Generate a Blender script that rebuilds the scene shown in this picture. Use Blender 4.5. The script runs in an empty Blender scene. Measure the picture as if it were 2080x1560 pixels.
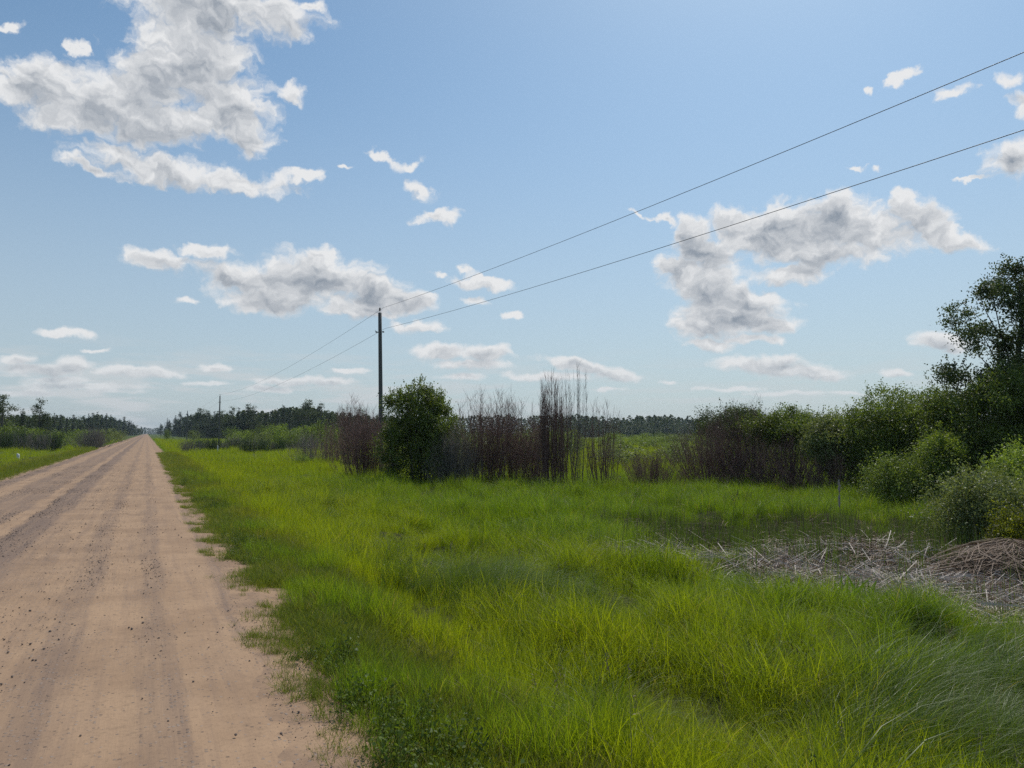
import bpy, math
import numpy as np
from mathutils import Vector, Matrix

rad = math.radians
S = bpy.context.scene
C = S.collection

# ------------------------------------------------------------------ camera
YAW = 26.5            # degrees clockwise from the road direction (+Y)
PITCH = 3.85
EYE = 1.65
FPX = 1485.0          # focal length in pixels of the 2080 px wide photograph
cam_d = bpy.data.cameras.new('camera')
cam_d.sensor_width = 36.0
cam_d.lens = FPX / 2080 * 36.0
cam_d.clip_start = 0.05
cam_d.clip_end = 9000
cam = bpy.data.objects.new('camera', cam_d)
C.objects.link(cam)
cam.location = (0, 0, EYE)
cam.rotation_euler = (rad(90 + PITCH), 0, rad(-YAW))
S.camera = cam
FW = np.array([math.sin(rad(YAW)), math.cos(rad(YAW))])
RT = np.array([math.cos(rad(YAW)), -math.sin(rad(YAW))])

def at(px, py, D):
    """world point seen at photograph pixel (px, py), D metres ahead of the eye"""
    u = (px - 1040) / FPX
    v = (780 - py) / FPX
    h = math.cos(rad(PITCH)) - v * math.sin(rad(PITCH))
    t = D / h
    xy = RT * (u * t) + FW * D
    return (float(xy[0]), float(xy[1]), EYE + t * (math.sin(rad(PITCH)) + v * math.cos(rad(PITCH))))

# ------------------------------------------------------------------ light
SUN_AZ = 26.5 + 24     # compass from +Y
SUN_EL = 54
sv = Vector((math.sin(rad(SUN_AZ)) * math.cos(rad(SUN_EL)), math.cos(rad(SUN_AZ)) * math.cos(rad(SUN_EL)), math.sin(rad(SUN_EL))))
sl = bpy.data.lights.new('sun', 'SUN')
sl.energy = 3.0
sl.angle = rad(0.5)
sl.color = (1.0, 0.95, 0.87)
so = bpy.data.objects.new('sun', sl)
so.rotation_euler = sv.to_track_quat('Z', 'Y').to_euler()
so.location = (0, 0, 50)
C.objects.link(so)
S.view_settings.view_transform = 'Standard'
S.view_settings.look = 'None'
S.view_settings.exposure = 0.0
S.view_settings.gamma = 1.0
S.cycles.use_denoising = False
S.cycles.denoising_input_passes = "RGB_ALBEDO_NORMAL"
S.cycles.denoising_prefilter = "ACCURATE"
S.cycles.sample_clamp_indirect = 4.0
S.cycles.max_bounces = 6
S.cycles.diffuse_bounces = 3
S.cycles.glossy_bounces = 2
S.cycles.transmission_bounces = 4
S.cycles.transparent_max_bounces = 6

# ------------------------------------------------------------------ sky
W = bpy.data.worlds.new('World')
S.world = W
W.use_nodes = True
wt = W.node_tree
wt.nodes.clear()
def wn(t, **k):
    n = wt.nodes.new(t)
    for a, b in k.items():
        setattr(n, a, b)
    return n
def wlink(a, b):
    wt.links.new(a, b)
def wmath(op, a, b=None, c=None, clamp=False):
    n = wn('ShaderNodeMath', operation=op, use_clamp=clamp)
    for i, v in enumerate((a, b, c)):
        if v is None:
            continue
        if isinstance(v, (int, float)):
            n.inputs[i].default_value = v
        else:
            wlink(v, n.inputs[i])
    return n.outputs[0]
def wvec(op, a, b):
    n = wn('ShaderNodeVectorMath', operation=op)
    for i, v in enumerate((a, b)):
        if isinstance(v, tuple):
            n.inputs[i].default_value = v
        else:
            wlink(v, n.inputs[i])
    return n.outputs[0]
def wrange(v, a, b, c=0.0, d=1.0, smooth=True):
    n = wn('ShaderNodeMapRange')
    n.interpolation_type = 'SMOOTHSTEP' if smooth else 'LINEAR'
    wlink(v, n.inputs[0])
    for i, q in enumerate((a, b, c, d)):
        n.inputs[i + 1].default_value = q
    return n.outputs[0]
def wmix(f, a, b):
    n = wn('ShaderNodeMix', data_type='RGBA')
    if isinstance(f, (int, float)):
        n.inputs[0].default_value = f
    else:
        wlink(f, n.inputs[0])
    for i, v in ((6, a), (7, b)):
        if isinstance(v, tuple):
            n.inputs[i].default_value = (*v, 1)
        else:
            wlink(v, n.inputs[i])
    return n.outputs[2]

sky = wn('ShaderNodeTexSky', sky_type='NISHITA')
sky.sun_disc = False
sky.sun_elevation = rad(SUN_EL)
sky.sun_rotation = rad(SUN_AZ)
sky.altitude = 150
sky.air_density = 1.0
sky.dust_density = 0.9
sky.ozone_density = 1.2
tc = wn('ShaderNodeTexCoord')
sep = wn('ShaderNodeSeparateXYZ')
wlink(tc.outputs['Generated'], sep.inputs[0])
az = wmath('MULTIPLY', wmath('ARCTAN2', sep.outputs[0], sep.outputs[1]), 57.29578)
el = wmath('MULTIPLY', wmath('ARCSINE', sep.outputs[2]), 57.29578)
cP = wn('ShaderNodeCombineXYZ')
wlink(az, cP.inputs[0]); wlink(el, cP.inputs[1])
P0 = cP.outputs[0]
SKY_STR = 0.09
skyc = wvec('MULTIPLY', sky.outputs[0], (SKY_STR * 1.02, SKY_STR * 1.23, SKY_STR * 1.24))
# low air: greyer towards the horizon
hz = wrange(el, 30, -3, 0.0, 0.80)
skyc = wmix(hz, skyc, (0.465, 0.53, 0.60))
skyn = wvec('MULTIPLY', skyc, (1, 1, 1))

def pix_ray(px, py):
    x, y, z = at(px, py, 100.0)
    z -= EYE
    return math.degrees(math.atan2(x, y)), math.degrees(math.atan2(z, math.hypot(x, y)))

def blob_params(b):
    px, py, rx, ry = b[:4]
    rot = rad(b[4]) if len(b) > 4 else 0.0
    s = b[5] if len(b) > 5 else 1.0
    a0, e0 = pix_ray(px, py)
    def J(dx, dy):
        a1, e1 = pix_ray(px + dx, py + dy)
        return a1 - a0, e1 - e0
    mx = J(rx * math.cos(rot), -rx * math.sin(rot))
    mn = J(ry * math.sin(rot), ry * math.cos(rot))
    return a0, e0, math.hypot(*mx), math.hypot(*mn), math.atan2(mx[1], mx[0]), s

BL_LEFT = [  # big broken cumulus, upper left
 (430,10,190,100),(400,120,140,120),(560,30,110,50,-10,.9),(470,210,90,75),(110,165,120,62),(215,205,190,75,5),
 (40,180,90,45,0,.9),(495,265,85,55,-35,.9),(150,245,150,32,-5,.9),(320,250,180,55),(330,150,120,90),
 (330,345,180,36,-10,.9),(480,372,150,28,-4,.85),(240,310,90,26,-15,.75),(615,360,60,20,10,.8),(190,343,75,13,-20,.8),
 (595,195,55,28,0,.8),(780,325,50,15,-35,.65),(825,335,30,14,30,.6),(845,385,46,22,-20,.75),(893,440,62,18,0,.75),
 (158,95,26,12,-40,.6),(12,50,26,12,0,.6),(704,337,20,7,0,.45),(640,15,40,18,0,.7),(0,515,10,12,0,.6),
]
BL_MID = [ (90,750,110,20,0,.75),(260,752,120,16,0,.7),(160,785,150,12,0,.6),(600,775,110,12,0,.6),(960,740,100,14,0,.6),(1110,765,110,12,0,.55),
 (560,575,190,42,-8,.9),(760,615,130,38,0,.9),
  # long cumulus in the middle left and the small ones round the pole
 (330,528,95,24,-5,.9),(425,512,70,18,-5,.85),(480,565,120,32,-15),(640,560,160,52,-8),(650,520,42,28),
 (770,590,110,42,-15),(560,612,140,30),(820,612,75,32),(740,628,120,18),(850,665,60,17,0,.8),
 (980,577,75,16,-6,.8),(945,552,26,10,-30,.7),(890,556,25,7,-10,.6),(972,613,38,12,0,.7),
 (135,678,62,12,-5,.85),(905,712,80,20,0,.9),(985,718,75,20,0,.9),(440,746,38,10,0,.85),(705,750,42,8,0,.7),
 (40,733,45,14,0,.85),(150,740,60,18,0,.85),(310,755,95,15,-5,.85),(130,775,100,12,0,.7),(665,777,70,12,5,.75),
 (545,790,60,9,0,.7),(380,612,30,12,0,.5),(190,712,40,6,0,.5),(420,780,80,8,0,.5),(930,765,70,10,0,.6),(1130,676,22,9,-15,.8),
 (1170,738,95,16,-8,.95),(1260,762,60,15,-4,.95),(1230,790,50,6,0,.5),(1360,778,25,7,0,.7),(1040,640,20,10,0,.35),
 (60,800,90,10,0,.5),(230,795,80,8,0,.45),(780,640,50,10,0,.6),
]
BL_RIGHT = [ (1590,480,200,62,-2,1.0),(1440,590,95,75,0,1.0),(1500,640,120,50,0,.95),(1560,490,150,52,0,.95),(1760,470,150,55,-4,.95),(1430,520,90,50,-20,.9),(1480,640,110,60,0,.9),(1570,745,160,26,-5,.75),
  # large cumulus on the right
 (1305,430,26,9,-20,.75),(1350,445,40,14,-25,.8),(1405,470,50,40),(1500,450,70,36),(1600,440,80,48),(1700,440,120,62),
 (1830,410,48,36),(1870,440,85,45,-10),(1945,480,95,30,-18,.9),(1650,515,170,36,-3),(1530,490,110,45),
 (1375,545,55,36),(1440,580,85,42),(1520,600,80,28,-20),(1600,560,110,24,4,.7),(1440,660,85,44),(1550,610,60,26,0,.9),(1565,655,70,22),
 (1440,700,60,16),(1520,690,110,14,0,.6),(1545,745,90,20,-5,.9),(1650,752,95,22,-12,.95),(1600,728,40,18,0,.8),
 (1825,160,52,17,18,.75),(1755,187,16,11,40,.7),(1940,188,55,18,15,.6),(2050,165,50,22,20,.6),
 (2055,320,85,55,25,.95),(2080,215,60,30,0,.5),(1975,370,42,7,5,.6),(1910,692,75,24,-10,.9),(1935,715,40,14,0,.7),(1820,760,42,12,0,.7),(1755,345,20,6,0,.3),
 (1480,790,90,7,0,.5),(1600,800,120,7,0,.45),(1720,800,60,6,0,.4),
]

def cloud_branch(blobs):
    wns = wn('ShaderNodeTexNoise', noise_dimensions='2D')
    wlink(P0, wns.inputs['Vector'])
    wns.inputs['Scale'].default_value = 0.42
    wns.inputs['Detail'].default_value = 5
    wns.inputs['Roughness'].default_value = 0.55
    warp = wvec('MULTIPLY', wvec('SUBTRACT', wns.outputs['Color'], (.5, .5, .5)), (3.4, 2.2, 0))
    # the warp shrinks near the horizon, where clouds are far and small
    wsc = wrange(el, 0, 16, 0.18, 1.0, False)
    sc = wn('ShaderNodeVectorMath', operation='SCALE')
    wlink(warp, sc.inputs[0]); wlink(wsc, sc.inputs['Scale'])
    P = wvec('ADD', P0, sc.outputs[0])
    def field(vec):
        cur = None
        for b in blobs:
            a0, e0, ra, re, rot, s = blob_params(b)
            m = wn('ShaderNodeMapping', vector_type='TEXTURE')
            wlink(vec, m.inputs[0])
            m.inputs['Location'].default_value = (a0, e0, 0)
            m.inputs['Rotation'].default_value = (0, 0, rot)
            m.inputs['Scale'].default_value = (ra, re, 1)
            d = wn('ShaderNodeVectorMath', operation='LENGTH')
            wlink(m.outputs[0], d.inputs[0])
            v = wmath('MULTIPLY_ADD', d.outputs['Value'], -1.10 * (0.6 + .4 * s), 0.68 + .58 * s)
            cur = v if cur is None else wmath('SMOOTH_MAX', cur, v, 0.16)
        return cur
    def fbm(vec, scale, det, rough):
        n = wn('ShaderNodeTexNoise', noise_dimensions='2D')
        wlink(wvec('MULTIPLY', vec, (1, 1.45, 1)), n.inputs['Vector'])
        n.inputs['Scale'].default_value = scale
        n.inputs['Detail'].default_value = det
        n.inputs['Roughness'].default_value = rough
        return wmath('SUBTRACT', n.outputs[0], 0.5)
    osc = wn('ShaderNodeVectorMath', operation='SCALE')
    osc.inputs[0].default_value = (0.25, 1.05, 0)
    wlink(wrange(el, 0, 22, 0.30, 1.0, False), osc.inputs['Scale'])
    Pu = wvec('ADD', P, osc.outputs[0])
    D0 = field(P)
    D0u = field(Pu)
    Q = P
    f1 = fbm(Q, 0.50, 8, 0.53)
    f1u = fbm(Pu, 0.50, 4, 0.53)
    def puff(vec):
        v = wn('ShaderNodeTexVoronoi', voronoi_dimensions='2D', feature='SMOOTH_F1')
        wlink(wvec('MULTIPLY', vec, (1, 1.35, 1)), v.inputs['Vector'])
        v.inputs['Scale'].default_value = 0.65
        v.inputs['Detail'].default_value = 3.0
        v.inputs['Roughness'].default_value = 0.55
        v.inputs['Lacunarity'].default_value = 2.3
        v.inputs['Smoothness'].default_value = 0.35
        return wmath('SUBTRACT', 0.42, v.outputs['Distance'])
    pf = puff(P)
    pfu = puff(wvec('ADD', P, (0.10, 0.34, 0)))
    f1 = wmath('MULTIPLY_ADD', pf, 0.26, wmath('MULTIPLY', f1, 0.95))
    D = wmath('ADD', f1, D0)
    Ds = wmath('MULTIPLY_ADD', f1, 0.45, D0)
    Du = wmath('ADD', f1u, D0u)
    alpha = wrange(D, 0.0, 0.60)
    thick = wrange(Ds, 0.30, 1.15, 0.0, 1.0, False)
    grad = wmath('SUBTRACT', Du, D)           # more cloud above: in its own shade
    mot = fbm(wvec('ADD', P, (31.7, 4.1, 0)), 0.30, 4, 0.55)
    sh = wmath('MULTIPLY_ADD', wmath('SUBTRACT', pfu, pf), 0.24, wmath('MULTIPLY', grad, 0.55))
    sh = wmath('ADD', sh, wmath('MULTIPLY', thick, wmath('MULTIPLY_ADD', mot, 1.9, 0.74)), clamp=True)
    col = wmix(sh, (0.82, 0.825, 0.83), (0.27, 0.31, 0.365))
    # distant clouds sink into the low air
    far = wrange(el, 9, 0, 0.0, 0.40)
    col = wmix(far, col, (0.50, 0.56, 0.60))
    alpha = wmath('MULTIPLY', alpha, wrange(el, 1.0, 5, 0.65, 0.97))
    return wmix(alpha, skyn, col)

def bg(col):
    b = wn('ShaderNodeBackground')
    wlink(col, b.inputs[0])
    return b.outputs[0]
def wshader(f, a, b):
    m = wn('ShaderNodeMixShader')
    wlink(f, m.inputs[0]); wlink(a, m.inputs[1]); wlink(b, m.inputs[2])
    return m.outputs[0]
# thin streaks of far cloud along the horizon
ns = wn('ShaderNodeTexNoise', noise_dimensions='2D')
wlink(wvec('MULTIPLY', P0, (0.16, 1.3, 1)), ns.inputs['Vector'])
ns.inputs['Scale'].default_value = 1.0
ns.inputs['Detail'].default_value = 6
ns.inputs['Roughness'].default_value = 0.55
stf = wmath('MULTIPLY', wrange(ns.outputs[0], 0.42, 0.66), wmath('MULTIPLY', wrange(el, 7.5, 2.5), wrange(el, -1, 0.5)))
stf = wmath('MULTIPLY', stf, wrange(az, 42, 2, 0.35, 0.9))
skyn = wmix(stf, skyn, (0.60, 0.635, 0.655))
plain = bg(skyn)
# sectors, so that a ray only works out the clouds of its own part of the sky
def above(p, q):
    (a1, e1), (a2, e2) = pix_ray(*p), pix_ray(*q)
    k = (e2 - e1) / (a2 - a1)
    return wmath('GREATER_THAN', wmath('MULTIPLY_ADD', az, -k, el), e1 - k * a1)
def rightof(px):
    return wmath('GREATER_THAN', az, pix_ray(px, 600)[0])
left_hi = bg(cloud_branch(BL_LEFT))
mid_hi = bg(cloud_branch([b for b in BL_MID if b[1] < 668]))
mid_lo = bg(cloud_branch([b for b in BL_MID if b[1] >= 668]))
right_top = bg(cloud_branch([b for b in BL_RIGHT if b[1] - b[3] * 1.5 < 520]))
right_low = bg(cloud_branch([b for b in BL_RIGHT if b[1] + b[3] * 1.7 > 520]))
right = wshader(above((1300, 520), (2000, 520)), right_low, right_top)
sh1 = wshader(above((200, 448), (900, 487)), wshader(above((135, 652), (850, 690)), mid_lo, mid_hi), left_hi)
f_low = wmath('SUBTRACT', 1.0, above((1200, 700), (1400, 735)))
f_r = wmath('MAXIMUM', rightof(1400), wmath('MULTIPLY', rightof(1200), wmath('SUBTRACT', 1.0, f_low)))
sh2 = wshader(f_r, sh1, right)
inside = wmath('MULTIPLY', wmath('GREATER_THAN', az, -25.0), wmath('LESS_THAN', az, 75.0))
inside = wmath('MULTIPLY', inside, wmath('MULTIPLY', wmath('GREATER_THAN', el, 0.0), wmath('LESS_THAN', el, 42.0)))
wout = wn('ShaderNodeOutputWorld')
wlink(wshader(inside, plain, sh2), wout.inputs[0])
W.cycles.sampling_method = 'MANUAL'
W.cycles.sample_map_resolution = 512

# ------------------------------------------------------------------ helpers
def mesh_np(name, V, F, mats=None, mi=None, smooth=False):
    """V (n,3), F list of arrays (m,3) or (m,4)"""
    me = bpy.data.meshes.new(name)
    if not isinstance(F, (list, tuple)):
        F = [F]
    F = [f for f in F if len(f)]
    V = np.asarray(V, dtype=np.float32)
    me.vertices.add(len(V))
    me.vertices.foreach_set('co', V.ravel())
    loops = np.concatenate([f.ravel() for f in F]).astype(np.int32)
    tot = np.concatenate([np.full(len(f), f.shape[1]) for f in F]).astype(np.int32)
    start = np.concatenate([[0], np.cumsum(tot)[:-1]]).astype(np.int32)
    me.loops.add(len(loops))
    me.polygons.add(len(tot))
    me.loops.foreach_set('vertex_index', loops)
    me.polygons.foreach_set('loop_start', start)
    me.polygons.foreach_set('loop_total', tot)
    me.update(calc_edges=True)
    if mats is not None:
        for m in (mats if isinstance(mats, (list, tuple)) else [mats]):
            me.materials.append(m)
    if mi is not None:
        me.polygons.foreach_set('material_index', np.asarray(mi, dtype=np.int32))
    if smooth:
        me.polygons.foreach_set('use_smooth', np.ones(len(tot), dtype=bool))
    me.validate(clean_customdata=False)
    return me

def link(name, me, parent=None, loc=(0, 0, 0), rz=0.0, sc=1.0):
    o = bpy.data.objects.new(name, me)
    C.objects.link(o)
    if parent is not None:
        o.parent = parent
    o.location = loc
    o.rotation_euler = (0, 0, rz)
    o.scale = (sc, sc, sc) if isinstance(sc, (int, float)) else sc
    return o

def tag(o, label=None, cat=None, group=None, kind=None):
    if label: o['label'] = label
    if cat: o['category'] = cat
    if group: o['group'] = group
    if kind: o['kind'] = kind
    return o

class Acc:
    def __init__(self):
        self.V = []; self.F = {3: [], 4: []}; self.n = 0
    def add(self, V, F):
        V = np.asarray(V, dtype=np.float64).reshape(-1, 3)
        for f in (F if isinstance(F, (list, tuple)) else [F]):
            if len(f):
                self.F[f.shape[1]].append(f + self.n)
        self.V.append(V); self.n += len(V)
    def mesh(self, name, mat, smooth=False):
        fs = [np.concatenate(self.F[k]) for k in (3, 4) if self.F[k]]
        return mesh_np(name, np.concatenate(self.V), fs, mat, smooth=smooth)

def norm(a):
    return a / np.maximum(np.linalg.norm(a, axis=-1, keepdims=True), 1e-9)

def tubes(P, R, sides=4):
    """P (N,K,3) polylines, R (N,K) radii -> verts, quads"""
    N, K, _ = P.shape
    T = np.empty_like(P)
    T[:, 1:-1] = P[:, 2:] - P[:, :-2]
    T[:, 0] = P[:, 1] - P[:, 0]
    T[:, -1] = P[:, -1] - P[:, -2]
    T = norm(T)
    ref = np.tile(np.array([0.31, 0.77, 0.2]), (N, K, 1))
    A = norm(np.cross(T, ref)); B = np.cross(T, A)
    ang = np.arange(sides) * 2 * np.pi / sides
    V = P[:, :, None, :] + R[:, :, None, None] * (A[:, :, None, :] * np.cos(ang)[None, None, :, None] + B[:, :, None, :] * np.sin(ang)[None, None, :, None])
    idx = np.arange(N * K * sides).reshape(N, K, sides)
    a = idx[:, :-1, :]; b = np.roll(idx, -1, axis=2)[:, :-1, :]
    c = np.roll(idx, -1, axis=2)[:, 1:, :]; d = idx[:, 1:, :]
    return V.reshape(-1, 3), np.stack([a, b, c, d], -1).reshape(-1, 4)

def leaves(cen, L, Wd, rng, upb=0.3, tilt=None):
    """folded diamond leaves at cen (n,3); L length, Wd width arrays or numbers"""
    n = len(cen)
    L = np.broadcast_to(np.asarray(L, dtype=float), (n,)) * rng.uniform(.7, 1.25, n)
    Wd = np.broadcast_to(np.asarray(Wd, dtype=float), (n,)) * rng.uniform(.7, 1.25, n)
    ax = norm(rng.normal(size=(n, 3)) + np.array([0, 0, upb]))
    sd = norm(np.cross(ax, norm(rng.normal(size=(n, 3)) + np.array([0, 0, 0.8]))))
    nn = np.cross(sd, ax)
    a = cen - ax * L[:, None] * .5
    b = cen + ax * L[:, None] * .5
    m = cen + nn * (Wd * .18)[:, None]
    l = m + sd * Wd[:, None] * .5
    r = m - sd * Wd[:, None] * .5
    V = np.stack([a, l, b, r], 1).reshape(-1, 3)
    F = np.arange(n * 4).reshape(-1, 4)
    return V, F

def smooth_noise(x, y, seed, f):
    """cheap value noise for placing things"""
    r = np.random.default_rng(seed)
    s = np.zeros_like(np.asarray(x, dtype=float))
    for i in range(7):
        a = r.uniform(0, 2 * np.pi); k = f * r.uniform(.6, 1.9)
        s += np.sin((x * np.cos(a) + y * np.sin(a)) * k + r.uniform(0, 6.28) + .8 * np.sin((y * np.cos(a) - x * np.sin(a)) * k * .7 + r.uniform(0, 6)))
    return s / 3.2

# marsh patch with flattened reeds, in camera-ahead/right metres
def marsh(x, y):
    R = x * RT[0] + y * RT[1]; D = x * FW[0] + y * FW[1]
    cy = 13.7 - 0.42 * (R - 8)
    q = np.sqrt(((R - 8.6) / 6.4) ** 2 + ((D - cy) / 5.2) ** 2)
    q = q + 0.20 * smooth_noise(x, y, 5, 1.3) + 0.10 * smooth_noise(x, y, 6, 3.4)
    return np.clip((1.12 - q) / 0.25, 0, 1)

def gz(x, y):
    x = np.asarray(x, dtype=float); y = np.asarray(y, dtype=float)
    xs = [-60, -18, -10, -7.5, -5.1, -4.5, 0.85, 1.15, 1.5, 2.2, 3.4, 5, 60]
    zs = [-.5, -.5, -.6, -.5, -.10, -.05, -.05, -.07, -.14, -.36, -.62, -.70, -.62]
    z = np.interp(x, xs, zs)
    r = np.hypot(x, y)
    off = np.clip((np.abs(x + 1.8) - 3.6) / 3, 0, 1)
    z = z + off * (0.12 * smooth_noise(x, y, 11, 0.9) + 0.09 * smooth_noise(x, y, 12, 2.5)) * np.clip(60 / np.maximum(r, 60), .2, 1)
    z = z - 0.10 * marsh(x, y)
    z = z + 0.012 * smooth_noise(x, y, 13, 9.0) * np.clip(1.5 - r / 30, 0, 1)
    return z

# ------------------------------------------------------------------ materials
def new_mat(name):
    m = bpy.data.materials.new(name)
    m.use_nodes = True
    m.node_tree.nodes.clear()
    return m
class NT:
    def __init__(self, m):
        self.t = m.node_tree
    def n(self, t, **k):
        x = self.t.nodes.new(t)
        for a, b in k.items():
            setattr(x, a, b)
        return x
    def l(self, a, b):
        self.t.links.new(a, b)
    def set(self, sock, v):
        if isinstance(v, (int, float)):
            sock.default_value = v
        elif isinstance(v, tuple):
            sock.default_value = (*v, 1) if len(v) == 3 and sock.type == 'RGBA' else v
        else:
            self.l(v, sock)
    def math(self, op, a, b=None, c=None, clamp=False):
        x = self.n('ShaderNodeMath', operation=op, use_clamp=clamp)
        for i, v in enumerate((a, b, c)):
            if v is not None:
                self.set(x.inputs[i], v)
        return x.outputs[0]
    def mix(self, f, a, b, mode='MIX'):
        x = self.n('ShaderNodeMix', data_type='RGBA', blend_type=mode)
        self.set(x.inputs[0], f); self.set(x.inputs[6], a); self.set(x.inputs[7], b)
        return x.outputs[2]
    def noise(self, vec, scale, det=4, rough=.55, col=False):
        x = self.n('ShaderNodeTexNoise')
        if vec is not None:
            self.l(vec, x.inputs['Vector'])
        x.inputs['Scale'].default_value = scale
        x.inputs['Detail'].default_value = det
        x.inputs['Roughness'].default_value = rough
        return x.outputs['Color' if col else 0]
    def rng(self, v, a, b, c=0., d=1., smooth=True):
        x = self.n('ShaderNodeMapRange')
        x.interpolation_type = 'SMOOTHSTEP' if smooth else 'LINEAR'
        self.set(x.inputs[0], v)
        for i, q in enumerate((a, b, c, d)):
            x.inputs[i + 1].default_value = q
        return x.outputs[0]
    def vmul(self, v, k):
        x = self.n('ShaderNodeVectorMath', operation='MULTIPLY')
        self.set(x.inputs[0], v); x.inputs[1].default_value = k
        return x.outputs[0]

def leaf_mat(name, c1, c2, trans=.4, rough=.45, spec=.4, pos_var=0.0, tcol=1.6):
    m = new_mat(name); g = NT(m)
    geo = g.n('ShaderNodeNewGeometry')
    oi = g.n('ShaderNodeObjectInfo')
    col = g.mix(geo.outputs['Random Per Island'], c1, c2)
    v = g.math('MULTIPLY_ADD', oi.outputs['Random'], .35, .82)
    tcn = g.n('ShaderNodeTexCoord')
    cl = g.noise(tcn.outputs['Object'], 1.7, 2, .5)
    v = g.math('MULTIPLY_ADD', g.rng(cl, .35, .65), .7, g.math('SUBTRACT', v, .28))
    hs = g.n('ShaderNodeHueSaturation')
    g.set(hs.inputs['Value'], v); g.set(hs.inputs['Color'], col)
    col = hs.outputs[0]
    p = g.n('ShaderNodeBsdfPrincipled')
    g.set(p.inputs['Base Color'], col)
    p.inputs['Roughness'].default_value = rough
    p.inputs['Specular IOR Level'].default_value = spec
    t = g.n('ShaderNodeBsdfTranslucent')
    g.set(t.inputs[0], g.mix(1.0, col, (tcol, tcol * 1.0, tcol * .4), 'MULTIPLY'))
    mx = g.n('ShaderNodeMixShader'); mx.inputs[0].default_value = trans
    g.l(p.outputs[0], mx.inputs[1]); g.l(t.outputs[0], mx.inputs[2])
    o = g.n('ShaderNodeOutputMaterial'); g.l(mx.outputs[0], o.inputs[0])
    return m

def grass_mat(name, yellow, green, dark, trans=.5, rough=.4, spec=.5):
    """colour of the sward changes from place to place across the field"""
    m = new_mat(name); g = NT(m)
    geo = g.n('ShaderNodeNewGeometry')
    pos = geo.outputs['Position']
    sp = g.n('ShaderNodeSeparateXYZ'); g.l(pos, sp.inputs[0])
    flat = g.vmul(pos, (1, 1, 0))
    n1 = g.noise(flat, .33, 3, .5)
    n2 = g.noise(flat, 1.5, 3, .6)
    # yellow band on the ditch slope, greener further out
    xw = g.math('MULTIPLY_ADD', g.math('SUBTRACT', n1, .5), 5.0, sp.outputs[0])
    band = g.math('MULTIPLY', g.rng(xw, 1.4, 2.6), g.rng(xw, 9.0, 3.6))
    bandl = g.rng(sp.outputs[0], -5.0, -6.5)
    farf = g.rng(sp.outputs[1], 22, 45, 0, .75)
    band = g.math('MAXIMUM', g.math('MAXIMUM', band, g.math('MULTIPLY', bandl, .8)), g.math('MULTIPLY', farf, g.rng(sp.outputs[0], 1.8, 3.2)))
    f = g.math('MULTIPLY_ADD', band, .9, g.math('MULTIPLY', g.math('SUBTRACT', n2, .45), 1.5), clamp=True)
    col = g.mix(f, green, yellow)
    col = g.mix(g.math('MULTIPLY', geo.outputs['Random Per Island'], .6), col, dark)
    # a few dry blades
    dry = g.math('GREATER_THAN', geo.outputs['Random Per Island'], .965)
    col = g.mix(dry, col, (.30, .25, .11))
    p = g.n('ShaderNodeBsdfPrincipled')
    n3 = g.noise(flat, 3.2, 2, .5)
    lush = g.math('MULTIPLY', g.rng(n3, .5, .68), g.rng(sp.outputs[0], 2.8, 4.5))
    col = g.mix(g.math('MULTIPLY', lush, .4), col, dark)
    g.set(p.inputs['Base Color'], col)
    p.inputs['Roughness'].default_value = rough
    p.inputs['Specular IOR Level'].default_value = spec
    t = g.n('ShaderNodeBsdfTranslucent')
    g.set(t.inputs[0], g.mix(1.0, col, (1.7, 1.7, .5), 'MULTIPLY'))
    mx = g.n('ShaderNodeMixShader'); mx.inputs[0].default_value = trans
    g.l(p.outputs[0], mx.inputs[1]); g.l(t.outputs[0], mx.inputs[2])
    o = g.n('ShaderNodeOutputMaterial'); g.l(mx.outputs[0], o.inputs[0])
    return m

def plain_mat(name, c1, c2, rough=.8, scale=30., bump=.3, spec=.3, stretch=(1, 1, 1)):
    m = new_mat(name); g = NT(m)
    tcn = g.n('ShaderNodeTexCoord')
    v = g.vmul(tcn.outputs['Object'], stretch)
    n = g.noise(v, scale, 6, .6)
    geo = g.n('ShaderNodeNewGeometry')
    f = g.math('MULTIPLY_ADD', geo.outputs['Random Per Island'], .5, g.math('MULTIPLY', n, .6), clamp=True)
    p = g.n('ShaderNodeBsdfPrincipled')
    g.set(p.inputs['Base Color'], g.mix(f, c1, c2))
    p.inputs['Roughness'].default_value = rough
    p.inputs['Specular IOR Level'].default_value = spec
    b = g.n('ShaderNodeBump'); b.inputs['Strength'].default_value = bump; b.inputs['Distance'].default_value = .01
    g.l(n, b.inputs['Height']); g.l(b.outputs[0], p.inputs['Normal'])
    o = g.n('ShaderNodeOutputMaterial'); g.l(p.outputs[0], o.inputs[0])
    return m

SAND = (.44, .288, .178); SAND2 = (.345, .222, .138); GRAVEL = (.225, .155, .118)

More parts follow.
